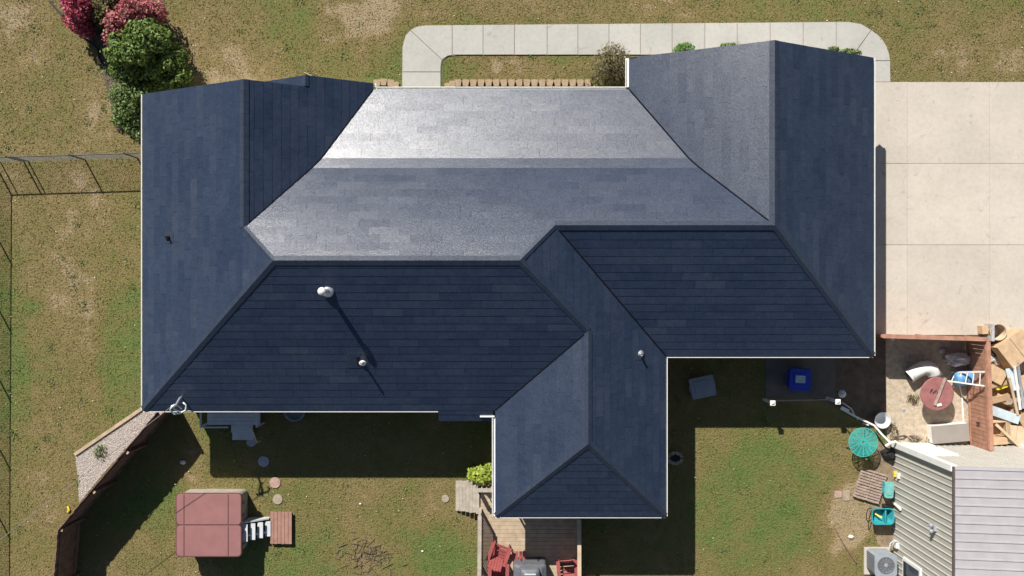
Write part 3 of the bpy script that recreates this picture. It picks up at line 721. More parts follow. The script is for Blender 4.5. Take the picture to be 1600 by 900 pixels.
def railing(a, b, label, m1, m2, z0=DZ, h_=.95, gap=.13):
    a = V((a.x, a.y, 0)); b = V((b.x, b.y, 0)); t = thing('deck_railing', (a.x, a.y, z0), label, 'railing'); L = (b-a).length
    MB().beam(a+V((0, 0, z0+h_)), b+V((0, 0, z0+h_)), .14, .035).build('top_rail', m1, t)
    MB().beam(a+V((0, 0, z0+h_-.07)), b+V((0, 0, z0+h_-.07)), .04, .08).build('rail', m1, t); MB().beam(a+V((0, 0, z0+.1)), b+V((0, 0, z0+.1)), .04, .08).build('rail', m1, t)
    k = int(L/gap)
    for i in range(k):
        c = a.lerp(b, (i+.5)/k); MB().box(c+V((0, 0, z0+h_/2)), (.035, .035, h_-.1)).build('baluster', m2, t)
    k = max(1, round(L/1.8))
    for i in range(k+1):
        c = a.lerp(b, i/k); MB().box(c+V((0, 0, (z0+h_)/2-.02)), (.09, .09, z0+h_-.03)).build('post', m1, t)
zr = DZ+.95
railing(P(749.5, 806, zr), P(748.5, 985, zr), 'grey railing on the deck edge facing the hot tub', M_GREYW, M_FENCE)
railing(P(905, 812, zr), P(905.5, 985, zr), 'pale railing on the deck edge facing the shaded lawn', M_WOODL, M_GREYW)
railing(P(741, 766, zr), P(771, 766, zr), 'short railing beside the yellow-green shrub', M_GREYW, M_WOODL, gap=.15)
def adirondack(loc, rz, label):
    t = thing('adirondack_chair', loc, label, 'chair'); Mx = Matrix.Translation(V(loc)) @ Matrix.Rotation(rz, 4, 'Z')
    def bx(nm, c, s_, rx=0):
        q = MB(); q.box((0, 0, 0), s_, M=Mx @ Matrix.Translation(V(c)) @ Matrix.Rotation(rx, 4, 'X')); q.build(nm, M_RED, t)
    for i in range(4): bx('seat_slat', (0, -.22+.125*i, .36-.035*i), (.52, .1, .022), R(-14))
    for i in range(5): bx('back_slat', (-.2+.1*i, .36, .62-.02*abs(i-2)), (.088, .022, .78-.05*abs(i-2)), R(-24))
    bx('back_rail', (0, .33, .50), (.5, .03, .06), R(-24)); bx('back_rail', (0, .46, .82), (.46, .03, .06), R(-24))
    for s_ in (-1, 1):
        bx('arm', (s_*.32, .02, .56), (.13, .72, .025)); bx('leg', (s_*.29, -.27, .27), (.03, .09, .55)); bx('leg', (s_*.29, .30, .27), (.03, .08, .56), R(-12)); bx('side_rail', (s_*.27, .04, .30), (.028, .74, .09), R(-12))
adirondack(P(780, 862, DZ+.3)*1.0+V((0, 0, -.3)), R(160), 'red slatted garden chair at the deck corner, turned from the railing')
adirondack(P(779, 892, DZ+.3)+V((0, 0, -.3)), R(178), 'red slatted garden chair between the corner chair and the covered grill')
adirondack(P(886, 889, DZ+.3)+V((0, 0, -.3)), R(5), 'red slatted garden chair against the pale railing')
ft = thing('foot_stool', P(810, 869, DZ), 'low red slatted footstool on the deck', 'footstool')
for i in range(4): MB().box(P(802+5.5*i, 869, DZ+.3), (.11, .36, .025)).build('slat', M_RED, ft)
for x in (801, 819):
    for y in (864, 874): c = P(x, y, DZ+.3); MB().box((c.x, c.y, DZ+.145), (.04, .04, .29)).build('leg', M_RED, ft)
gr = thing('covered_grill', P(828, 893, DZ), 'barbecue grill under a grey fabric cover on the deck', 'grill')
c = P(828, 893, DZ+.7); c.z = DZ; q = MB()
for (w0, d0, z0), (w1, d1, z1) in (((1.22, .62, 0), (1.18, .60, .82)), ((1.18, .60, .82), (.84, .52, .94)), ((.72, .50, .82), (.66, .40, 1.12)), ((.66, .40, 1.12), (.44, .22, 1.2))):
    A = [(c.x+x, c.y+y, c.z+z0) for x, y in rrect(w0, d0, .1, 4)]; B = [(c.x+x, c.y+y, c.z+z1) for x, y in rrect(w1, d1, .1, 4)]; q.prism(A, B)
q.build('cover', M_GREYC, gr); MB().box(c+V((0, .06, 1.205)), (.4, .05, .02)).build('handle_ridge', M_LGREY, gr)
for s_ in (-1, 1): MB().tube([c+V((s_*.3, .31, .5)), c+V((s_*.34, .33, .2)), c+V((s_*.32, .32, .03))], .02, 6).build('cover_tie', M_BLACK, gr)

# ------------------------------------------------------------------ shaded south-east corner
def tote(name, px, py, sx, sy, h_, rz, m_, mlid, label, cat, panel=None):
    c = P(px, py, h_); t = thing(name, (c.x, c.y, 0), label, cat)
    Mx = Matrix.Translation(V((c.x, c.y, 0))) @ Matrix.Rotation(rz, 4, 'Z'); q = MB()
    A = [Mx @ V((x*.84, y*.84, .02)) for x, y in rrect(sx, sy, .07)]; B = [Mx @ V((x, y, h_-.04)) for x, y in rrect(sx, sy, .07)]; q.prism(A, B); q.build('body', m_, t)
    q = MB(); A = [Mx @ V((x, y, h_-.05)) for x, y in rrect(sx+.06, sy+.06, .08)]; B = [Mx @ V((x, y, h_)) for x, y in rrect(sx+.03, sy+.03, .07)]; q.prism(A, B)
    q.prism([Mx @ V((x, y, h_)) for x, y in rrect(sx*.7, sy*.7, .05)], [Mx @ V((x, y, h_+.018)) for x, y in rrect(sx*.66, sy*.66, .05)]); l = q.build('lid', mlid, t)
    if panel: q = MB(); q.prism([Mx @ V((x, y+.02, h_+.017)) for x, y in rrect(*panel, .02)], [Mx @ V((x, y+.02, h_+.024)) for x, y in rrect(*panel, .02)]); q.build('panel', M_PALE, l)
    for s_ in (-1, 1): q = MB(); q.box((s_*(sx/2+.03), 0, h_-.1), (.06, .22, .03), M=Mx); q.build('handle', m_, t)
tote('storage_bin', 1250.5, 593.5, .74, .76, .65, R(-3), M_BLUE, M_BLUE, 'bright blue lidded bin with a pale panel on its lid', 'bin', (.36, .27))
tote('grey_crate', 1098, 605, .88, .74, .35, R(12), M_AC, M_AC, 'grey-green lidded crate sitting askew in the deep shade', 'crate')
for px, py, lb in ((1208, 630, 'white-capped short post at the patio corner below the blue bin'), (1310, 628, 'white-capped short post near the white lying pole')):
    c = unproj(px, py, 1.2); t = thing('patio_post', c, lb, 'post'); MB().box(c+V((0, 0, .57)), (.1, .1, 1.16)).build('shaft', M_WPL, t)
    q = MB(); q.prism([c+V((x, y, 1.14)) for x, y in rrect(.19, .19, .02, 2)], [c+V((x, y, 1.17)) for x, y in rrect(.19, .19, .02, 2)]); q.prism([c+V((x, y, 1.17)) for x, y in rrect(.15, .15, .02, 2)], [c+V((x*.1, y*.1, 1.22)) for x, y in rrect(.15, .15, .02, 2)]); q.build('post_cap', M_WPL, t)
a = unproj(1208, 630, 1.2)+V((0, 0, .55)); b = unproj(1310, 628, 1.2)+V((0, 0, .55))
MB().beam(a, b, .03, .06).build('patio_rail', M_GREYW, label='thin grey rail spanning between the two white-capped posts', cat='rail')
c = P(1308, 613, .0); t = thing('garden_light', c, 'mushroom-shaped white light on a short stake beside the patio', 'light')
MB().tube([c-V((0, 0, .05)), c+V((0, 0, .5))], .02, 8).build('stake', M_BLACK, t); MB().lathe(c, [(.05, .48), (.15, .5), (.14, .54), (.05, .6), (.01, .61)], 16).build('shade', M_LGREY, t, True)
t = thing('stone_ring', P(1053, 715), 'pale octagonal ring around a dark square by the east wall of the wing', 'planter')
c = P(1054, 715); 
for i in range(8):
    a0 = R(45*i+22.5); MB().box((c.x+.25*math.cos(a0), c.y+.19*math.sin(a0), .08), (.11, .2, .16), a0).build('block', M_STONE_T, t)
MB().box((c.x, c.y, .03), (.36, .26, .06)).build('soil', M_BLACK, t)

# turquoise round mesh table
TZ = .72; c = P(1349, 691, TZ); c = V((c.x, c.y, 0)); t = thing('mesh_table', c, 'round turquoise wire-mesh patio table by the metal building', 'table')
q = MB(); r_ = .54
q.lathe(c, [(r_-.03, TZ-.03), (r_, TZ-.03), (r_, TZ), (r_-.03, TZ)], 40)
q.f = q.f[:-2]; q.m = q.m[:-2]; rim = q.build('rim', M_TURQ, t)
q = MB()
for i in range(16): a0 = 2*math.pi*i/16; q.beam(c+V((.05*math.cos(a0), .05*math.sin(a0), TZ-.01)), c+V(((r_-.02)*math.cos(a0), (r_-.02)*math.sin(a0), TZ-.01)), .022, .012)
for rr in np.arange(.08, r_-.03, .036): 
    pts = [c+V((rr*math.cos(a0), rr*math.sin(a0), TZ-.008)) for a0 in np.linspace(0, 2*math.pi, 33)]; q.tube(pts, .0105, 4, cap=False)
q.build('mesh_top', M_TURQ, t)
for i in range(4):
    a0 = R(45+90*i); e = V((math.cos(a0), math.sin(a0), 0)); MB().tube([c+e*.42+V((0, 0, TZ-.03)), c+e*.25+V((0, 0, .45)), c+e*.3+V((0, 0, .2)), c+e*.5], .016, 7).build('leg', M_BLACK, t)
MB().tube([c+V((.27*math.cos(a0), .27*math.sin(a0), .3)) for a0 in np.linspace(0, 2*math.pi, 25)], .012, 6).build('leg_ring', M_BLACK, t)
t = thing('light_pole', P(1385, 688), 'long white pole lying slanted with short cross pieces, its foot by the building', 'pole')
MB().tube([P(1317, 640, .12), P(1335, 650, .2), P(1366, 665, .35), P(1378, 679, .45), P(1391, 692, .55)], .04, 8).build('shaft', M_WPL, t)
MB().beam(P(1314, 637, .1), P(1326, 643, .12), .14, .08).build('bracket', M_WPL, t)
MB().tube([P(1316, 629, .06), P(1330, 638.5, .1), P(1336, 650, .2)], .025, 7).build('arm', M_WPL, t)
MB().tube([P(1348, 661, .02), P(1357, 664, .3)], .035, 6).build('foot', M_WPL, t)
MB().tube([P(1384, 697, .5), P(1392, 692, .58), P(1400, 690, .6)], .05, 8).build('cross_piece', M_WPL, t)
MB().tube([P(1340, 655, .0), P(1340, 654, .22)], .03, 6).build('support', M_WPL, t); MB().tube([P(1391, 692, .0), P(1391, 692, .55)], .03, 6).build('support', M_WPL, t)
MB().lathe(P(1374, 655), [(.14, 0), (.2, .1), (.29, .3), (.31, .31), (.27, .28), (.15, .16), (.02, .14)], 26).build('white_basin', M_LGREY, smooth=True, label='round white basin standing on the gravel edge', cat='basin')
q = MB(); cc = P(1388, 710); 
for i in range(7): q.prism([cc+V((x*(1-.1*i), y*(1-.1*i), .05*i)) for x, y in [(.32*math.cos(a0)*(1+.2*math.sin(3*a0+i)), .26*math.sin(a0)) for a0 in np.linspace(0, 6.0, 10)]], [cc+V((x*(.92-.1*i), y*(.92-.1*i), .05*i+.05)) for x, y in [(.32*math.cos(a0)*(1+.2*math.sin(3*a0+i)), .26*math.sin(a0)) for a0 in np.linspace(0, 6.0, 10)]])
q.build('rubbish_bag', M_BLACK, label='crumpled black bag at the corner of the metal building', cat='bag')

# ------------------------------------------------------------------ metal building
BE = 4.63; bx0 = (1396-800)/41.51; by0 = -(694-450)/41.51; bx1 = bx0+9; by1 = by0-12
mb = thing('metal_building', (bx0, by0, 0), 'beige ribbed metal building with a lilac-grey metal roof', 'building')
xm = (bx0+bx1)/2; zp = BE+.14*(xm-bx0)
MB().ext([(bx0, by0), (bx1, by0), (bx1, by1), (bx0, by1)], -.05, BE-.02).build('wall', M_MSIDE, mb)
MB().prism([(bx0+.02, by0-.1, BE-.05), (xm, by0-.1, zp-.05), (bx1-.02, by0-.1, BE-.05)], [(bx0+.02, by0, BE-.05), (xm, by0, zp-.05), (bx1-.02, by0, BE-.05)]).build('gable_wall', M_MSIDE, mb)
y = by0-.15
while y > by1: MB().box((bx0-.012, y, BE/2-.03), (.024, .035, BE)).build('rib', M_MRIB, mb); y -= .2286
x = bx0+.15
while x < bx0+7: MB().box((x, by0+.012, BE/2), (.035, .024, BE-.08)).build('rib', M_MRIB, mb); x += .2286
for s_ in (0, 1):
    xa, xb_ = (bx0-.06, xm) if s_ == 0 else (bx1+.06, xm)
    za = BE+.03-.14*.06
    q = MB(); pts = [(xa, by0+.1, za), (xm, by0+.1, zp+.03), (xm, by1-.1, zp+.03), (xa, by1-.1, za)]
    if s_: pts = pts[::-1]
    q.prism([V(p)-V((0, 0, .05)) for p in pts], pts); rf = q.build('roof', M_MROOF, mb)
    y = by0+.02
    while y > by1:
        MB().beam(V((xa, y, za+.012)), V((xm, y, zp+.042)), .04, .02).build('rib', M_MROOF, rf); y -= .29
MB().beam((bx0-.075, by0+.1, BE+.03), (bx0-.075, by1, BE+.03), .05, .1).build('eave_trim', M_BLACK if False else mat('brown_trim', (.12, .09, .09), .5), mb)
MB().box((bx0-.03, by0+.03, BE/2-.02), (.2, .2, BE-.04)).build('corner_trim', M_WHITE, mb)
for x0, w_ in ((bx0+.28, 1.0), (bx0+4.5, 2.6)):
    d = MB().box((x0+w_/2, by0+.03, 1.15), (w_, .07, 2.3)).build('door', M_DOOR, mb); MB().box((x0+w_-.12, by0+.09, 1.0), (.05, .07, .1)).build('handle', M_GALV, d)
wy0 = -9.85; 
wn = MB().box((bx0-.03, wy0-.72, 1.6), (.06, 1.46, 1.4)).build('window', M_WHITE, mb)
for i in range(2): MB().box((bx0-.065, wy0-.38-.68*i, 1.6), (.02, .56, 1.2)).build('pane', M_GLASS, wn)
c = V((bx0, -8.14, 3.3)); lt = MB().box(c+V((-.05, 0, 0)), (.1, .16, .22)).build('wall_light', M_GALV, mb)
for s_ in (-1, 1): MB().lathe(c+V((-.16, s_*.1, -.06)), [(.04, 0), (.07, .03), (.07, .12), (.03, .15)], 12).build('lamp_head', M_AC, lt)
MB().tube([(bx0-.06, -8.05, .1), (bx0-.06, -8.08, .35), (bx0-.06, -8.15, .75)], .05, 8).build('vent_pipe', M_WPL, mb)
for z in (.25, .55): MB().box((bx0-.05, -6.95, z), (.1, .2, .08)).build('outlet_box', M_YEL if z < .4 else M_WPL, mb)
MB().box((bx0-.06, -9.55, .35), (.12, .22, .3)).build('meter_box', M_WPL, mb)
MB().tube([(bx0-.06, -9.4, .5), (bx0-.2, -9.35, .55), (bx0-.28, -9.5, .4), (bx0-.3, -9.8, .3)], .03, 7).build('conduit', M_LGREY, mb)

# air conditioner
c = P(1369, 872); ac = thing('air_conditioner', c, 'grey outdoor air conditioner with a round top fan, beside the metal building', 'air conditioner')
q = MB(); q.ext(rr_at(c.x, c.y, .78, .78, .1), .06, .82); q.build('casing', M_AC, ac)
MB().ext(rr_at(c.x, c.y, .82, .82, .11), .82, .87).build('top_plate', M_LGREY if False else M_AC, ac)
MB().lathe(c, [(.31, .86), (.31, .885), (.28, .885), (.26, .873)], 28).build('fan_ring', M_GREYC, ac)
fn = MB().lathe(c, [(.07, .87), (.07, .90), (.02, .91)], 16).build('fan_hub', M_GALV, ac)
for i in range(12): a0 = 2*math.pi*i/12; MB().beam(c+V((.05*math.cos(a0), .05*math.sin(a0), .893)), c+V((.29*math.cos(a0), .29*math.sin(a0), .893)), .008, .006).build('grille_wire', M_GALV, fn)
for i in range(9): MB().box(c+V((-.392, -.3+.075*i, .44)), (.012, .035, .66)).build('louvre', M_GREYC, ac)
MB().box(P(1369, 876, .03), (.92, 1.02, .06)).build('concrete_pad', M_DRIVE, label='pale concrete pad under the air conditioner', cat='pad')
# pallet
c = P(1360, 759, .14); a0 = R(-17); pl = thing('wooden_pallet', V((c.x, c.y, 0)), 'weathered wooden pallet lying askew on the grass by the metal building', 'pallet')
Mx = Matrix.Translation(V((c.x, c.y, 0))) @ Matrix.Rotation(a0, 4, 'Z')
for i in range(11): q = MB(); q.box((0, -.53+.106*i, .135), (1.0, .07, .02), M=Mx); q.build('slat', M_PALLET, pl)
for x in (-.46, 0, .46): q = MB(); q.box((x, 0, .08), (.04, 1.14, .09), M=Mx); q.build('stringer', M_PALLET, pl)
for y in (-.5, 0, .5): q = MB(); q.box((0, y, .024), (1.0, .09, .02), M=Mx); q.build('slat', M_PALLET, pl)
tote('teal_bin', 1390, 766, .28, .56, .5, R(-4), M_STONE_G if False else M_TEAL, mat('pale_teal_lid', (.16, .42, .38), .5), 'narrow pale-teal lidded bin between the pallet and the metal wall', 'bin')
# teal cart
c = P(1378, 806, .4); c.z = 0; ct = thing('garden_cart', c, 'open teal plastic garden cart with a yellow tool inside', 'cart'); q = MB()
o1 = [(c.x+x, c.y+y) for x, y in rrect(.84, .62, .16)]; o2 = [(c.x+x, c.y+y) for x, y in rrect(.62, .42, .12)]; o3 = [(c.x+x, c.y+y) for x, y in rrect(.76, .54, .14)]
nn = len(o1); bb = 0
q.v += [(x, y, .18) for x, y in o2]+[(x, y, .5) for x, y in o1]+[(x, y, .5) for x, y in o3]+[(c.x+(x-c.x)*.95, c.y+(y-c.y)*.95, .22) for x, y in o2]
for L_ in range(3):
    for i in range(nn): j = (i+1) % nn; q.f.append((L_*nn+i, L_*nn+j, (L_+1)*nn+j, (L_+1)*nn+i)); q.m.append(0)
q.f.append(tuple(3*nn+i for i in range(nn))); q.m.append(0); q.f.append(tuple(range(nn-1, -1, -1))); q.m.append(0)
q.build('tray', M_TEAL, ct); MB().box(c+V((.12, 0, .34)), (.05, .44, .22)).build('divider', M_TEAL, ct)
for s_ in (-1, 1):
    wh = MB(); wh.tube([c+V((.25, s_*.3, .13)), c+V((.25, s_*.36, .13))], .13, 18); wh.build('wheel', M_BLACK, ct)
MB().tube([c+V((-.28, -.22, .12)), c+V((-.5, -.24, .35)), c+V((-.62, -.1, .5)), c+V((-.62, .1, .5)), c+V((-.5, .24, .35)), c+V((-.28, .22, .12))], .016, 7).build('handle', M_BLACK, ct)
MB().beam(c+V((-.28, .1, .27)), c+V((-.02, -.06, .45)), .05, .03).build('hand_tool', M_YEL, label='yellow hand tool lying in the teal cart', cat='tool')

# ------------------------------------------------------------------ board fence round the gravel yard
RH = 1.5
def board_fence(a, b, label, panels):
    t = thing('board_fence', a, label, 'fence'); d = (b-a).normalized(); L = (b-a).length; nn_ = V((-d.y, d.x, 0)); rz = math.atan2(d.y, d.x)
    if nn_.x > 0 or (abs(nn_.x) < .3 and nn_.y > 0): nn_ = -nn_
    for i in range(panels+1): c_ = a.lerp(b, i/panels); MB().box(c_+V((0, 0, RH/2)), (.1, .1, RH+.02), rz).build('post', M_REDWOOD, t)
    k_ = int(L/.146)
    for i in range(k_):
        c_ = a.lerp(b, (i+.5)/k_)+nn_*.02; MB().box(c_+V((0, 0, RH/2+.02+random.uniform(-.006, .006))), (.138, .022, RH-.1), rz).build('board', M_REDWOOD, t)
    for z in (.14, RH-.12): MB().beam(a+nn_*.045+V((0, 0, z)), b+nn_*.045+V((0, 0, z)), .03, .1).build('rail', M_REDWOOD, t)
    MB().beam(a+V((0, 0, RH+.02)), b+V((0, 0, RH+.02)), .15, .035).build('cap_board', M_REDWOOD, t)
    return t
fa, fb, fd = unproj(1379, 525, RH), unproj(1541, 530, RH), unproj(1549, 704, RH)
board_fence(fa, fb, 'reddish board fence along the edge of the concrete drive', 2)
bf = board_fence(fb+V((.06, -.1, 0)), fd, 'reddish board fence between the gravel yard and the cardboard heap', 2)
mid = fb.lerp(fd, .78)+V((-.07, 0, .8)); MB().box(mid, (.03, .05, .2)).build('latch', M_BLACK, bf)

# yard clutter
q = MB(); el = [P(1420, 588, .24), P(1432, 580, .26), P(1442, 575, .28), P(1450, 574.5, .29), P(1456, 578, .28), P(1459, 584, .26), P(1459.5, 588, .25)]
t = thing('duct_elbow', P(1440, 580), 'fat white elbow duct lying on the gravel with its open end out', 'duct')
q.tube(el, [.25, .26, .27, .27, .26, .24, .22], 20); q.build('elbow', M_WPL, t, True)
dd = (el[0]-el[1]).normalized(); MB().tube([el[0]-dd*.03, el[0]+dd*.012], [.23, .23], 20).build('mouth_shade_disc', M_BLACK, t); MB().tube([el[0]-dd*.05, el[0]+dd*.02], .262, 20, cap=False).build('collar', M_WPL, t)  # black disc stands in for the shade inside the duct mouth
import bmesh
def lump(name, px, py, sx, sy, sz, m_, label, cat, seed, sub=3, amp=.45):
    bm = bmesh.new(); bmesh.ops.create_icosphere(bm, subdivisions=sub, radius=1); rs = np.random.default_rng(seed)
    from mathutils import noise as mn
    for v_ in bm.verts:
        k_ = 1+amp*mn.noise(v_.co*1.7+V((seed, 0, 0)))+amp*.6*mn.noise(v_.co*4.3+V((0, seed, 0))); v_.co = V((v_.co.x*sx*k_, v_.co.y*sy*k_, max(-.02, v_.co.z*sz*k_+sz*.5)))
    me = bpy.data.meshes.new(name); bm.to_mesh(me); bm.free(); me.materials.append(m_); o = bpy.data.objects.new(name, me); COL.objects.link(o); o.location = P(px, py); return prop(o, label, cat)
lump('plastic_sheet', 1492, 561, .52, .27, .3, M_TARP, 'crumpled grey plastic sheet in the shade of the board fence', 'sheeting', 3)
c = P(1503, 589); t = thing('blue_barrel', c, 'light blue plastic barrel lying on its side behind the ladder', 'barrel')
q = MB(); a0 = R(8); e = V((math.cos(a0), math.sin(a0), 0)); q.tube([c+V((0, 0, .27))-e*.42, c+V((0, 0, .27))-e*.38, c+V((0, 0, .27)), c+V((0, 0, .27))+e*.38, c+V((0, 0, .27))+e*.42], [.2, .26, .29, .26, .2], 22); q.build('body', M_LBLUE, t, True)
for s_ in (-.2, .2): MB().tube([c+V((0, 0, .27))+e*(s_-.03), c+V((0, 0, .27))+e*(s_+.03)], .288, 22).build('hoop', M_LBLUE, t)
t = thing('ladder', P(1490, 596), 'white ladder propped against the board fence across the blue barrel', 'ladder')
l0, l1, l2, l3 = P(1482, 595, .55), P(1538, 603, 1.35), P(1488, 583, .58), P(1538, 581, 1.35)
l0 = P(1480, 595, .1); l2 = P(1487, 582, .1)
for a, b in ((l0, l1), (l2, l3)): MB().beam(a, b, .05, .07).build('rail', M_WPL, t)
for i in range(5): MB().tube([l0.lerp(l1, .12+.19*i), l2.lerp(l3, .12+.19*i)], .018, 7).build('rung', M_WPL, t)
c = P(1464.5, 615.5, .74); c.z = 0; t = thing('round_table', c, 'round faded red table on the gravel with a stick across it', 'table')
MB().lathe(c, [(.60, .68), (.615, .70), (.615, .73), (.59, .745), (.1, .745)], 44).build('table_top', M_RDISC, t)
MB().lathe(c, [(.34, 0), (.34, .05), (.1, .1), (.09, .66), (.2, .69)], 20).build('pedestal', M_GREYW, t)
q = MB()
for i in range(7):
    x0 = -.27+.05*i; yy = .1+.05*math.sin(i*2.1); q.tube([c+V((x0, yy-.07, .748)), c+V((x0+.03, yy+.02, .75)), c+V((x0+.05, yy+.08*math.cos(i), .748))], .011, 5)
q.build('dark_scrawl', M_BLACK, t)
MB().beam(c+V((-.11, -.42, .775)), c+V((.27, .6, .79)), .09, .05).build('stick', M_PALLET, label='grey wooden stick resting across the round red table', cat='stick')
MB().box(c+V((.06, -.40, .765)), (.17, .09, .04), R(12)).build('white_scrap', M_WPL, label='small white scrap on the rim of the red table', cat='scrap')
t = thing('low_cabinet', P(1478, 676), 'low cream cabinet with a flat grey top beside the building door', 'cabinet')
c = P(1485.5, 677.5, .42); c.z = 0; rz = R(5); Mx = Matrix.Translation(c) @ Matrix.Rotation(rz, 4, 'Z')
q = MB(); q.box((0, 0, .2), (1.36, .64, .4), M=Mx); q.build('body', M_WPL, t); q = MB(); q.box((0, 0, .415), (1.38, .66, .03), M=Mx); q.build('top', mat('grey_laminate', (.27, .245, .22), .6, .05, bst=0), t)
for x in (-.34, .34): q = MB(); q.box((x, .325, .2), (.62, .02, .32), M=Mx); q.build('door', M_WPL, t)
MB().tube([P(1499, 600, .03), P(1503, 618, .03), P(1506, 664, .03)], .028, 8).build('plastic_pipe', M_WPL, label='thin white plastic pipe lying between the red table and board fence', cat='pipe')
MB().lathe(P(1437, 573.5-22), [(.0, 0)]) if False else None
for i, (px, py, s_) in enumerate(((1394, 530, .1), (1467, 584, .14))):
    MB().box(P(px, py, .05), (s_*1.5, s_, .1), R(20*i)).build('paper_scrap', M_WPL, label=('pale scrap lying by the fence near the house corner', 'white block by the elbow duct')[i], cat='scrap')
# cardboard heap east of the fence
def carton(px, py, sx, sy, h_, rz, m_, label, flaps=True, z0=0, tilt=0):
    c_ = P(px, py, z0+h_); c_.z = z0; t_ = thing('cardboard_box', c_, label, 'box')
    M_ = Matrix.Translation(c_) @ Matrix.Rotation(rz, 4, 'Z') @ Matrix.Rotation(tilt, 4, 'X'); q_ = MB(); tk = .012
    q_.box((0, 0, tk), (sx, sy, tk*2), M=M_)
    for s_ in (-1, 1): q_.box((s_*(sx/2-tk), 0, h_/2), (tk*2, sy, h_), M=M_); q_.box((0, s_*(sy/2-tk), h_/2), (sx-tk*4, tk*2, h_), M=M_)
    q_.build('carton_body', m_, t_)
    if flaps:
        for s_ in (-1, 1):
            F_ = M_ @ Matrix.Translation(V((s_*sx/2, 0, h_))) @ Matrix.Rotation(s_*R(random.uniform(10, 40)), 4, 'Y'); q_ = MB(); q_.box((s_*sx*.22, 0, 0), (sx*.44, sy*.97, .012), M=F_); q_.build('flap', m_, t_)
            F_ = M_ @ Matrix.Translation(V((0, s_*sy/2, h_))) @ Matrix.Rotation(-s_*R(random.uniform(-10, 30)), 4, 'X'); q_ = MB(); q_.box((0, s_*sy*.2, 0), (sx*.95, sy*.4, .012), M=F_); q_.build('flap', m_, t_)
    else:
        for s_ in (-1, 1): q_ = MB(); q_.box((s_*sx*.252, 0, h_+.008), (sx*.49, sy*.99, .012), M=M_); q_.build('flap', m_, t_)
carton(1590, 545, 1.15, 1.0, .75, R(38), M_CARD, 'big tan carton with a taped top, topmost of the heap by the drive', False)
carton(1558, 586, .62, .55, .45, R(-28), M_CARD, 'tan carton with folded top beside the yellow crate', False)
carton(1562, 612, .9, .42, .35, R(14), M_CARDD, 'long open carton leaning below the yellow crate')
carton(1564, 641, .75, .6, .3, R(-25), M_CARD, 'flattened open carton under the pale blue panel')
carton(1562, 672, .55, .6, .5, R(4), M_CARD, 'open square carton next to the board fence end')
carton(1588, 680, .72, .7, .4, R(-8), M_WOODL, 'pale carton with a closed top by the wide white door', False)
carton(1618, 610, .9, 1.2, .5, R(12), M_CARD, 'tall carton behind the metal strips', False)
carton(1606, 655, .6, .55, .42, R(30), M_CARDD, 'brown carton at the foot of the metal strips', False)
c = P(1560, 519, .55); c.z = 0; t = thing('fibre_drum', c, 'open pale drum standing on the drive at the fence corner', 'drum')
q = MB(); q.lathe(c, [(.29, .0), (.30, .03), (.30, .54), (.315, .55), (.315, .57), (.285, .57), (.28, .54), (.275, .03)], 32); q.build('shell', M_WOODL, t, True)
MB().lathe(c, [(.322, .48), (.322, .50)], 32).build('hoop', M_GALV, t) if False else MB().tube([c+V((.303*math.cos(a0), .303*math.sin(a0), .4)) for a0 in np.linspace(0, 2*math.pi, 33)], .012, 6).build('hoop', M_GALV, t)
MB().box(P(1545, 519, .3), (.1, .64, .6)).build('drum_board', M_TARP, label='grey board stood on edge between the drum and fence corner', cat='board')
MB().box(P(1535, 515, .2), (.22, .3, .4), R(4)).build('small_carton', M_CARD, label='small tan carton standing on the drive outside the fence corner', cat='box')
tote('yellow_crate', 1566, 600, .5, .32, .3, R(18), M_YEL, M_YEL, 'yellow lidded crate among the cartons', 'crate')
MB().beam(P(1550, 641, .62), P(1592, 656, .42), .34, .07).build('foam_panel', M_FOAM, label='long pale blue panel resting across the cartons', cat='panel')
for i, (a, b, m_, lb) in enumerate((((1585, 572), (1594, 640), M_WPL, 'long white trim strip leaning over the cartons'), ((1590, 566), (1599, 638), M_GALV, 'long bare metal strip beside the white trim'), ((1577, 590), (1590, 648), M_WOODL, 'yellowish lath lying alongside the trim strips'))):
    MB().beam(P(*a, .75), P(*b, .5), .09, .05).build('trim_strip', m_, label=lb, cat='strip')
MB().beam(P(1544, 557, .08), P(1584, 556, .5), .14, .03).build('loose_plank', M_WOODL, label='pale loose plank lying from the fence into the carton heap', cat='plank')
lump('plastic_film', 1556, 560, .3, .2, .14, M_TARP, 'wad of clear grey film under the loose plank', 'sheeting', 11)
lump('black_sack', 1553, 546, .3, .28, .22, M_BLACK, 'black plastic sack between the drum and the loose plank', 'sack', 5)

for a, b, w_, t_, m_, lb in (((1553, 690), (1600, 676), .2, .03, M_WOODL, 'wide pale board lying before the wide white door'), ((1556, 663), (1596, 700), .1, .05, M_WOODL, 'narrow pale batten slanting across the pale carton'),
                          ((1572, 628), (1604, 622), .16, .03, M_PALLET, 'grey plank between the long open carton and the trim strips'), ((1551, 573), (1574, 566), .3, .02, M_CARDD, 'brown cardboard sheet beside the loose plank'),
                          ((1578, 575), (1586, 610), .34, .03, M_FOAM, 'pale blue sheet tucked beside the trim strips'), ((1512, 612), (1535, 622), .12, .03, M_PALLET, 'short grey offcut lying at the foot of the board fence')):
    hz = .52 if a[0] > 1550 and a[1] > 600 else .05
    if 'batten' in lb or 'sheet tucked' in lb: hz = .56
    if 'offcut' in lb or 'wide pale' in lb: hz = .05
    MB().beam(P(*a, hz), P(*b, hz+.03), w_, t_).build('loose_board', m_, label=lb, cat='board')
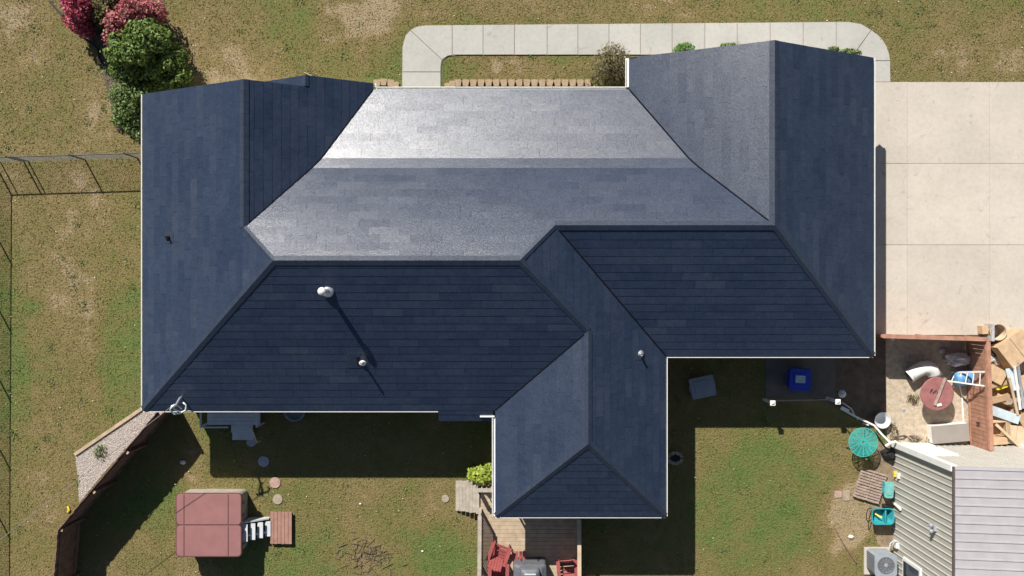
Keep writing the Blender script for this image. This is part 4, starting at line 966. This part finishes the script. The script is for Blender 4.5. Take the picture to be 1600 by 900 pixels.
for i, (px, py, s_, m_, lb) in enumerate(((1472, 548, .14, M_TARP, 'small grey lump in the fence shadow beyond the elbow duct'), (1412, 640, .07, M_STONE_G, 'small grey stone on the open gravel'), (1519, 603, .1, M_CARDD, 'brown crumpled paper under the ladder'), (1388, 668, .12, M_STONE_T, 'tan stone at the gravel edge near the white basin'))):
    lump('yard_scrap', px, py, s_, s_*.8, s_*.5, m_, lb, 'scrap', i+31, 2, .4)
# ------------------------------------------------------------------ block border in front of the porch
def border(name, pts, label):
    t_ = thing(name, P(*pts[0]), label, 'border')
    for px, py in pts:
        c_ = P(px, py); q_ = MB(); rz_ = random.gauss(0, .08); w_ = .255
        pr = [(-w_/2, .11), (-w_/2+.03, .15), (w_/2-.03, .15), (w_/2, .11), (w_/2-.03, -.1), (-w_/2+.03, -.1)]
        cs, sn = math.cos(rz_), math.sin(rz_); q_.ext([(c_.x+x*cs-y*sn, c_.y+x*sn+y*cs) for x, y in pr], -.02, .17+random.uniform(-.01, .01)); q_.build('block', M_BLOCK, t_)
border('block_border', [(700, 137.5), (707, 134)]+[(716+11.9*i, 131.8) for i in range(18)], 'row of tan edging blocks along the grass strip before the porch')
border('block_border', [(590, 132), (600, 130.5), (611, 132), (619, 135.5)], 'short curve of tan edging blocks by the left porch corner')
MB().ext(pxpoly([(695, 150), (700, 137), (930, 134), (930, 150)]), -.02, .03).build('mulch_bed', mat('pale_mulch', (.5, .42, .33), .95, .3, 8), kind='structure', origin=False)

# ------------------------------------------------------------------ plants
def foliage(name, lobes, nn, size, m_, parent, seed, upb=.5, shell=.55, asp=.55):
    rs = np.random.default_rng(seed); wts = np.array([l[3]*l[4]*l[5] for l in lobes])**.75; wts /= wts.sum(); idx = rs.choice(len(lobes), nn, p=wts); Lb = np.array(lobes)[idx]
    d_ = rs.normal(size=(nn, 3)); d_ /= np.linalg.norm(d_, axis=1)[:, None]
    rad = shell+(1-shell)*rs.random(nn)**.6
    # uneven outline: radial noise by direction
    wob = 1+.16*np.sin(d_[:, 0]*5+seed)*np.cos(d_[:, 1]*6-seed)+.10*np.sin(d_[:, 2]*9+d_[:, 0]*11)
    rad *= wob*(1+.06*rs.normal(size=nn))
    c_ = Lb[:, :3]+d_*rad[:, None]*Lb[:, 3:6]; c_[:, 2] = np.maximum(c_[:, 2], .05)
    nrm_ = d_*.7+rs.normal(size=(nn, 3))*.55; nrm_[:, 2] += upb; nrm_ /= np.linalg.norm(nrm_, axis=1)[:, None]
    t_ = np.cross(nrm_, rs.normal(size=(nn, 3))); t_ /= np.linalg.norm(t_, axis=1)[:, None]; b_ = np.cross(nrm_, t_)
    s_ = size*rs.uniform(.6, 1.35, nn)[:, None]
    v_ = np.stack([c_-t_*s_, c_+b_*s_*asp+nrm_*s_*.12, c_+t_*s_, c_-b_*s_*asp+nrm_*s_*.12], 1).reshape(-1, 3)
    return np_mesh(name, v_, 4, m_, parent)
def stems(parent, base_, tips, r0=.03, nm='trunk'):
    q_ = MB()
    for i, tp in enumerate(tips):
        m1 = base_.lerp(tp, .5)+V((random.uniform(-.1, .1), random.uniform(-.1, .1), .1)); q_.tube([base_+V((random.uniform(-.06, .06), random.uniform(-.06, .06), -.05)), m1, tp], [r0, r0*.7, r0*.25], 6)
    return q_.build(nm, M_BARK, parent)
L_GREEN = leafmat('leaf_green', [(0, (.05, .095, .018)), (.45, (.115, .18, .035)), (.85, (.20, .27, .055)), (1, (.32, .37, .10))])
L_LOW = leafmat('leaf_low_green', [(0, (.08, .12, .035)), (.5, (.14, .21, .055)), (1, (.24, .31, .10))])
L_RED = leafmat('leaf_crimson', [(0, (.24, .025, .045)), (.5, (.44, .06, .105)), (1, (.58, .16, .2))])
L_RED2 = leafmat('leaf_dusty_red', [(0, (.17, .03, .035)), (.5, (.42, .09, .11)), (.85, (.52, .22, .22)), (1, (.22, .2, .07))])
L_OLIVE = leafmat('leaf_olive', [(0, (.06, .065, .02)), (.5, (.13, .13, .04)), (1, (.24, .16, .07))])
L_TAN = leafmat('leaf_tan_olive', [(0, (.075, .07, .03)), (.5, (.15, .135, .055)), (.85, (.22, .18, .08)), (1, (.32, .25, .15))])
L_LIME = leafmat('leaf_lime', [(0, (.13, .19, .02)), (.5, (.27, .34, .035)), (1, (.40, .45, .08))])
L_BRIGHT = leafmat('leaf_bright', [(0, (.05, .12, .02)), (.5, (.09, .19, .03)), (1, (.15, .27, .05))])
def plant(name, lobes, nn, size, m_, label, cat, seed, **kw):
    """lobes in px: (px, py, zc, rx_px, ry_px, rz_m)"""
    Lw = []
    for px, py, zc, rx, ry, rz in lobes:
        c_ = P(px, py, zc); k_ = (H-zc)/F; Lw.append((c_.x, c_.y, zc, rx*k_, ry*k_, rz))
    b_ = V((sum(l[0] for l in Lw)/len(Lw), sum(l[1] for l in Lw)/len(Lw), 0)); t_ = thing(name, b_, label, cat)
    fo = foliage('crown' if 'tree' in name else 'foliage', Lw, nn, size, m_, t_, seed, **kw)
    tips = []
    for l in Lw:
        for j in range(3): a0 = random.uniform(0, 6.28); tips.append(V((l[0]+.5*l[3]*math.cos(a0), l[1]+.5*l[4]*math.sin(a0), l[2]+.2*l[5])))
    stems(t_, b_, tips, .05 if len(Lw) > 3 else .025, 'trunk' if 'tree' in name else 'stem'); return t_
plant('bushy_tree', [(226, 56, 1.25, 34, 26, .6), (192, 84, 1.0, 26, 22, .55), (250, 64, 1.15, 20, 20, .5), (214, 82, 1.25, 24, 20, .55), (200, 112, .55, 34, 18, .35), (272, 92, .7, 20, 22, .5), (285, 116, .5, 16, 16, .4), (243, 104, .65, 16, 22, .4), (262, 130, .4, 22, 13, .3), (232, 136, .3, 18, 9, .25), (186, 62, .9, 14, 16, .4)], 12500, .07, L_GREEN, 'large dense green bushy tree beside the north-west house corner', 'tree', 3, shell=.45)
plant('low_shrub', [(194, 148, .5, 26, 22, .3), (194, 168, .45, 22, 22, .25), (204, 188, .22, 18, 20, .2), (216, 146, .35, 18, 16, .3), (214, 205, .15, 10, 14, .14), (186, 184, .15, 14, 16, .12)], 5200, .055, L_LOW, 'low green shrub spilling along the west wall below the bushy tree', 'shrub', 5, shell=.2)
plant('red_shrub', [(124, 5, 1.0, 24, 32, .8), (122, 34, .8, 18, 18, .6), (134, 46, .5, 12, 14, .4), (112, -18, 1.0, 24, 24, .8)], 5200, .06, L_RED, 'crimson autumn shrub at the outer end of the planting bed', 'shrub', 7, upb=.7)
plant('red_shrub', [(215, 16, 1.1, 26, 18, .8), (188, 38, .9, 22, 20, .7), (240, 20, .9, 22, 18, .6), (176, 58, .6, 14, 18, .4), (205, -8, .9, 24, 20, .7)], 4600, .058, L_RED2, 'dusty red shrub rising behind the bushy green tree', 'shrub', 9, upb=.7)
plant('olive_shrub', [(160, 18, .7, 20, 22, .55), (172, -6, .7, 22, 18, .5), (158, 36, .4, 14, 12, .3)], 2400, .06, L_OLIVE, 'olive shrub squeezed between the two red shrubs', 'shrub', 11)
q = MB(); pts = [P(x, y, .04) for x, y in ((78, 2), (95, 22), (112, 42), (128, 56), (144, 69), (152, 76), (155, 92), (166, 112))]
q.tube(pts, .035, 6).build('bed_edging', M_BLACK, label='thin black edging strip curving round the shrub bed', cat='edging')
sheet('shrub_bed', [(86, -10), (100, 24), (128, 55), (152, 75), (156, 100), (170, 150), (182, 205), (222, 210), (300, 130), (260, 40), (255, -40), (90, -40)], .008, M_DIRT)
tws = plant('twiggy_shrub', [(956, 100, .8, 30, 28, .65), (940, 118, .5, 24, 18, .45), (972, 112, .6, 22, 24, .5), (958, 84, .9, 22, 16, .55)], 2700, .05, L_TAN, 'tan-olive twiggy shrub in the corner by the porch eave', 'shrub', 13, upb=.9, asp=.3)
q = MB()
for i in range(70):
    a0 = random.uniform(0, 6.28); e_ = random.uniform(.3, .85); b_ = P(956, 108); q.tube([b_+V((.2*math.cos(a0)*e_, .2*math.sin(a0)*e_, .5)), b_+V((e_*.8*math.cos(a0), e_*.8*math.sin(a0), 1.1+.4*(1-e_)))], [.008, .004], 4)
q.build('twigs', M_TWIG, tws, kind='stuff')
plant('clipped_shrub', [(1069, 78, .35, 16, 11, .38)], 800, .045, L_BRIGHT, 'small bright green shrub peeping out beyond the gable eave', 'shrub', 15)
plant('weed_clump', [(1140, 72, .12, 14, 5, .12)], 240, .05, L_LOW, 'thin weeds at the walk edge under the gable rake', 'weeds', 17)
plant('weed_clump', [(1326, 82, .15, 20, 6, .15), (1303, 76, .12, 8, 4, .1)], 420, .05, L_LOW, 'straggling weeds in the walk corner by the gable end', 'weeds', 19)
plant('lime_shrub', [(754, 742, .9, 16, 14, .35), (738, 741, .7, 9, 10, .3), (768, 736, .95, 12, 14, .35)], 620, .085, L_LIME, 'yellow-green leafy shrub behind the short railing', 'shrub', 21, upb=.9)
plant('gravel_weed', [(1428, 624, .08, 10, 8, .1)], 120, .05, L_TAN, 'dry weed tuft growing in the gravel beside the red table', 'weeds', 27, asp=.25)
plant('gravel_weed', [(1397, 676, .08, 8, 16, .1), (1440, 688, .06, 20, 5, .08)], 260, .05, L_TAN, 'dry weeds along the gravel edge by the metal building', 'weeds', 29, asp=.25)
plant('bed_weed', [(155, 706, .1, 10, 13, .13)], 110, .045, L_LOW, 'thin green weed growing in the pebble bed', 'weeds', 23)
t = thing('brush_pile', P(572, 868), 'low heap of dry grey brown twigs on the lawn', 'brush'); q = MB()
for i in range(95):
    a0 = random.uniform(0, 6.28); r1 = random.gauss(0, .5); r2 = random.gauss(0, .32); c_ = P(575, 868)+V((r1, r2, random.uniform(.01, .12))); ln = random.uniform(.15, .45); e_ = V((math.cos(a0), math.sin(a0), random.uniform(-.15, .25)))*ln
    q.tube([c_-e_*.5, c_+e_*.5+V((0, 0, .02))], random.uniform(.006, .014), 4)
q.build('twig', M_TWIG, t, kind='stuff')
MB().tube([P(1305, 826, .03), P(1318, 850, .04), P(1338, 879, .05)], [.02, .018, .03], 6).build('garden_rake_handle', M_FENCE, label='dark thin stick lying on the worn grass near the air conditioner', cat='stick')
MB().tube([P(106, 791, .03), P(108, 797, .05), P(106, 800, .03)], .045, 6).build('garden_toy', M_YEL, label='small yellow object on the grass beside the brown fence', cat='toy')
MB().tube([P(475, 113, .03), P(489, 119.5, .03)], .016, 6).build('pale_stick', M_WOODL, label='pale stick lying on the grass beyond the small gable', cat='stick')
for px, py, lb in ((1309, 772, 'squarish pinkish paving stone on the worn grass west of the pallet'), (1322, 774, 'oblong pale paving stone next to the squarish one')):
    MB().ext(rr_at(P(px, py).x, P(px, py).y, .26, .26 if px < 1315 else .38, .05), -.02, .035).build('paving_stone', M_STONE_P if px < 1315 else M_STONE_T, label=lb, cat='stone')
for px, py, s_, lb in ((1329, 838, .11, 'small white scrap by the dark stick on the grass'), (660, 861, .05, 'tiny white ball on the back lawn'), (563, 787, .05, 'tiny pale scrap on the back lawn near the house shadow'), (286, 722, .13, 'pale stone at the edge of the fence shadow')):
    lump('lawn_scrap', px, py, s_, s_*.7, s_*.6, M_WPL, lb, 'scrap', px, 1, .3)

# ------------------------------------------------------------------ grass
fp = [[(221, 120), (221, 645), (330, 645), (770, 645), (770, 812), (1045, 812), (1045, 560), (1370, 560), (1370, 120), (985, 120), (985, 140), (583, 140), (583, 120)],
      [(628, 165), (629, 60), (645, 42), (665, 39), (1330, 33), (1365, 48), (1391, 85), (1391, 130), (1690, 128), (1690, 700), (1394, 690), (1394, 960), (1900, 960), (1384, 690), (1384, 530), (1330, 130), (1330, 87), (712, 87), (690, 100), (690, 165)],
      [(1384, 128), (1700, 128), (1700, 700), (1396, 700), (1396, 930), (1384, 930), (1384, 128)], bedL, [(745, 800), (910, 800), (910, 960), (745, 960)], [(710, 748), (780, 748), (780, 810), (710, 810)],
      [(1196, 500), (1196, 622), (1384, 672), (1384, 500)]]
NT = 230000
gx = rng.uniform(-60, 1700, NT); gy = rng.uniform(-60, 960, NT); ok = np.ones(NT, bool)
for f_ in fp: ok &= ~inpoly(gx, gy, f_)
gx, gy = gx[ok], gy[ok]; k = len(gx)
wx = (gx-800)*H/F; wy = (450-gy)*H/F
ang = rng.uniform(0, 6.28, k); hh = rng.uniform(.025, .06, k); wd = rng.uniform(.010, .022, k); ln = rng.normal(0, .045, (k, 2))
A = np.stack([wx-wd*np.cos(ang), wy-wd*np.sin(ang), np.full(k, -.004)], 1); B = np.stack([wx+wd*np.cos(ang), wy+wd*np.sin(ang), np.full(k, -.004)], 1); C = np.stack([wx+ln[:, 0], wy+ln[:, 1], hh], 1)
np_mesh('grass', np.stack([A, B, C], 1).reshape(-1, 3), 3, M_BLADE, label='short patchy lawn grass, green and dry straw mixed', cat='grass', kind='stuff')

def scatter(nn, polys_keep=None, x0=-40, x1=1680, y0=-40, y1=940):
    a_ = rng.uniform(x0, x1, nn); b_ = rng.uniform(y0, y1, nn); k_ = np.ones(nn, bool)
    for f_ in fp: k_ &= ~inpoly(a_, b_, f_)
    return (a_[k_]-800)*H/F, (450-b_[k_])*H/F
lx, ly = scatter(1900); k = len(lx); an = rng.uniform(0, 6.28, k); sz = rng.uniform(.012, .034, k); z0 = rng.uniform(.03, .055, k)
t_ = np.stack([np.cos(an), np.sin(an), rng.normal(0, .25, k)], 1)*sz[:, None]; b_ = np.stack([-np.sin(an), np.cos(an), rng.normal(0, .25, k)], 1)*sz[:, None]*.6; c_ = np.stack([lx, ly, z0], 1)
np_mesh('fallen_leaves', np.stack([c_-t_, c_+b_, c_+t_, c_-b_], 1).reshape(-1, 3), 4, leafmat('fallen_leaf', [(0, (.22, .13, .06)), (.45, (.42, .29, .13)), (.8, (.62, .55, .36)), (1, (.75, .72, .6))], .8, .1), label='scattered dry leaves and bits lying on the lawn', cat='leaves', kind='stuff')
cx_, cy_ = scatter(360); per = 16; k = len(cx_)*per
lx = np.repeat(cx_, per)+rng.normal(0, .09, k); ly = np.repeat(cy_, per)+rng.normal(0, .09, k); an = rng.uniform(0, 6.28, k); ln = rng.uniform(.05, .11, k); wd = rng.uniform(.012, .025, k)
d_ = np.stack([np.cos(an)*ln, np.sin(an)*ln, rng.uniform(.03, .08, k)], 1); w_ = np.stack([-np.sin(an)*wd, np.cos(an)*wd, np.zeros(k)], 1); c_ = np.stack([lx, ly, np.zeros(k)], 1)
np_mesh('lawn_weeds', np.stack([c_, c_+d_*.5+w_, c_+d_, c_+d_*.5-w_], 1).reshape(-1, 3), 4, leafmat('lawn_weed', [(0, (.08, .12, .035)), (.6, (.125, .165, .05)), (1, (.2, .21, .08))], .7, .15), label='broad-leaved weed tufts dotted through the lawn', cat='weeds', kind='stuff')
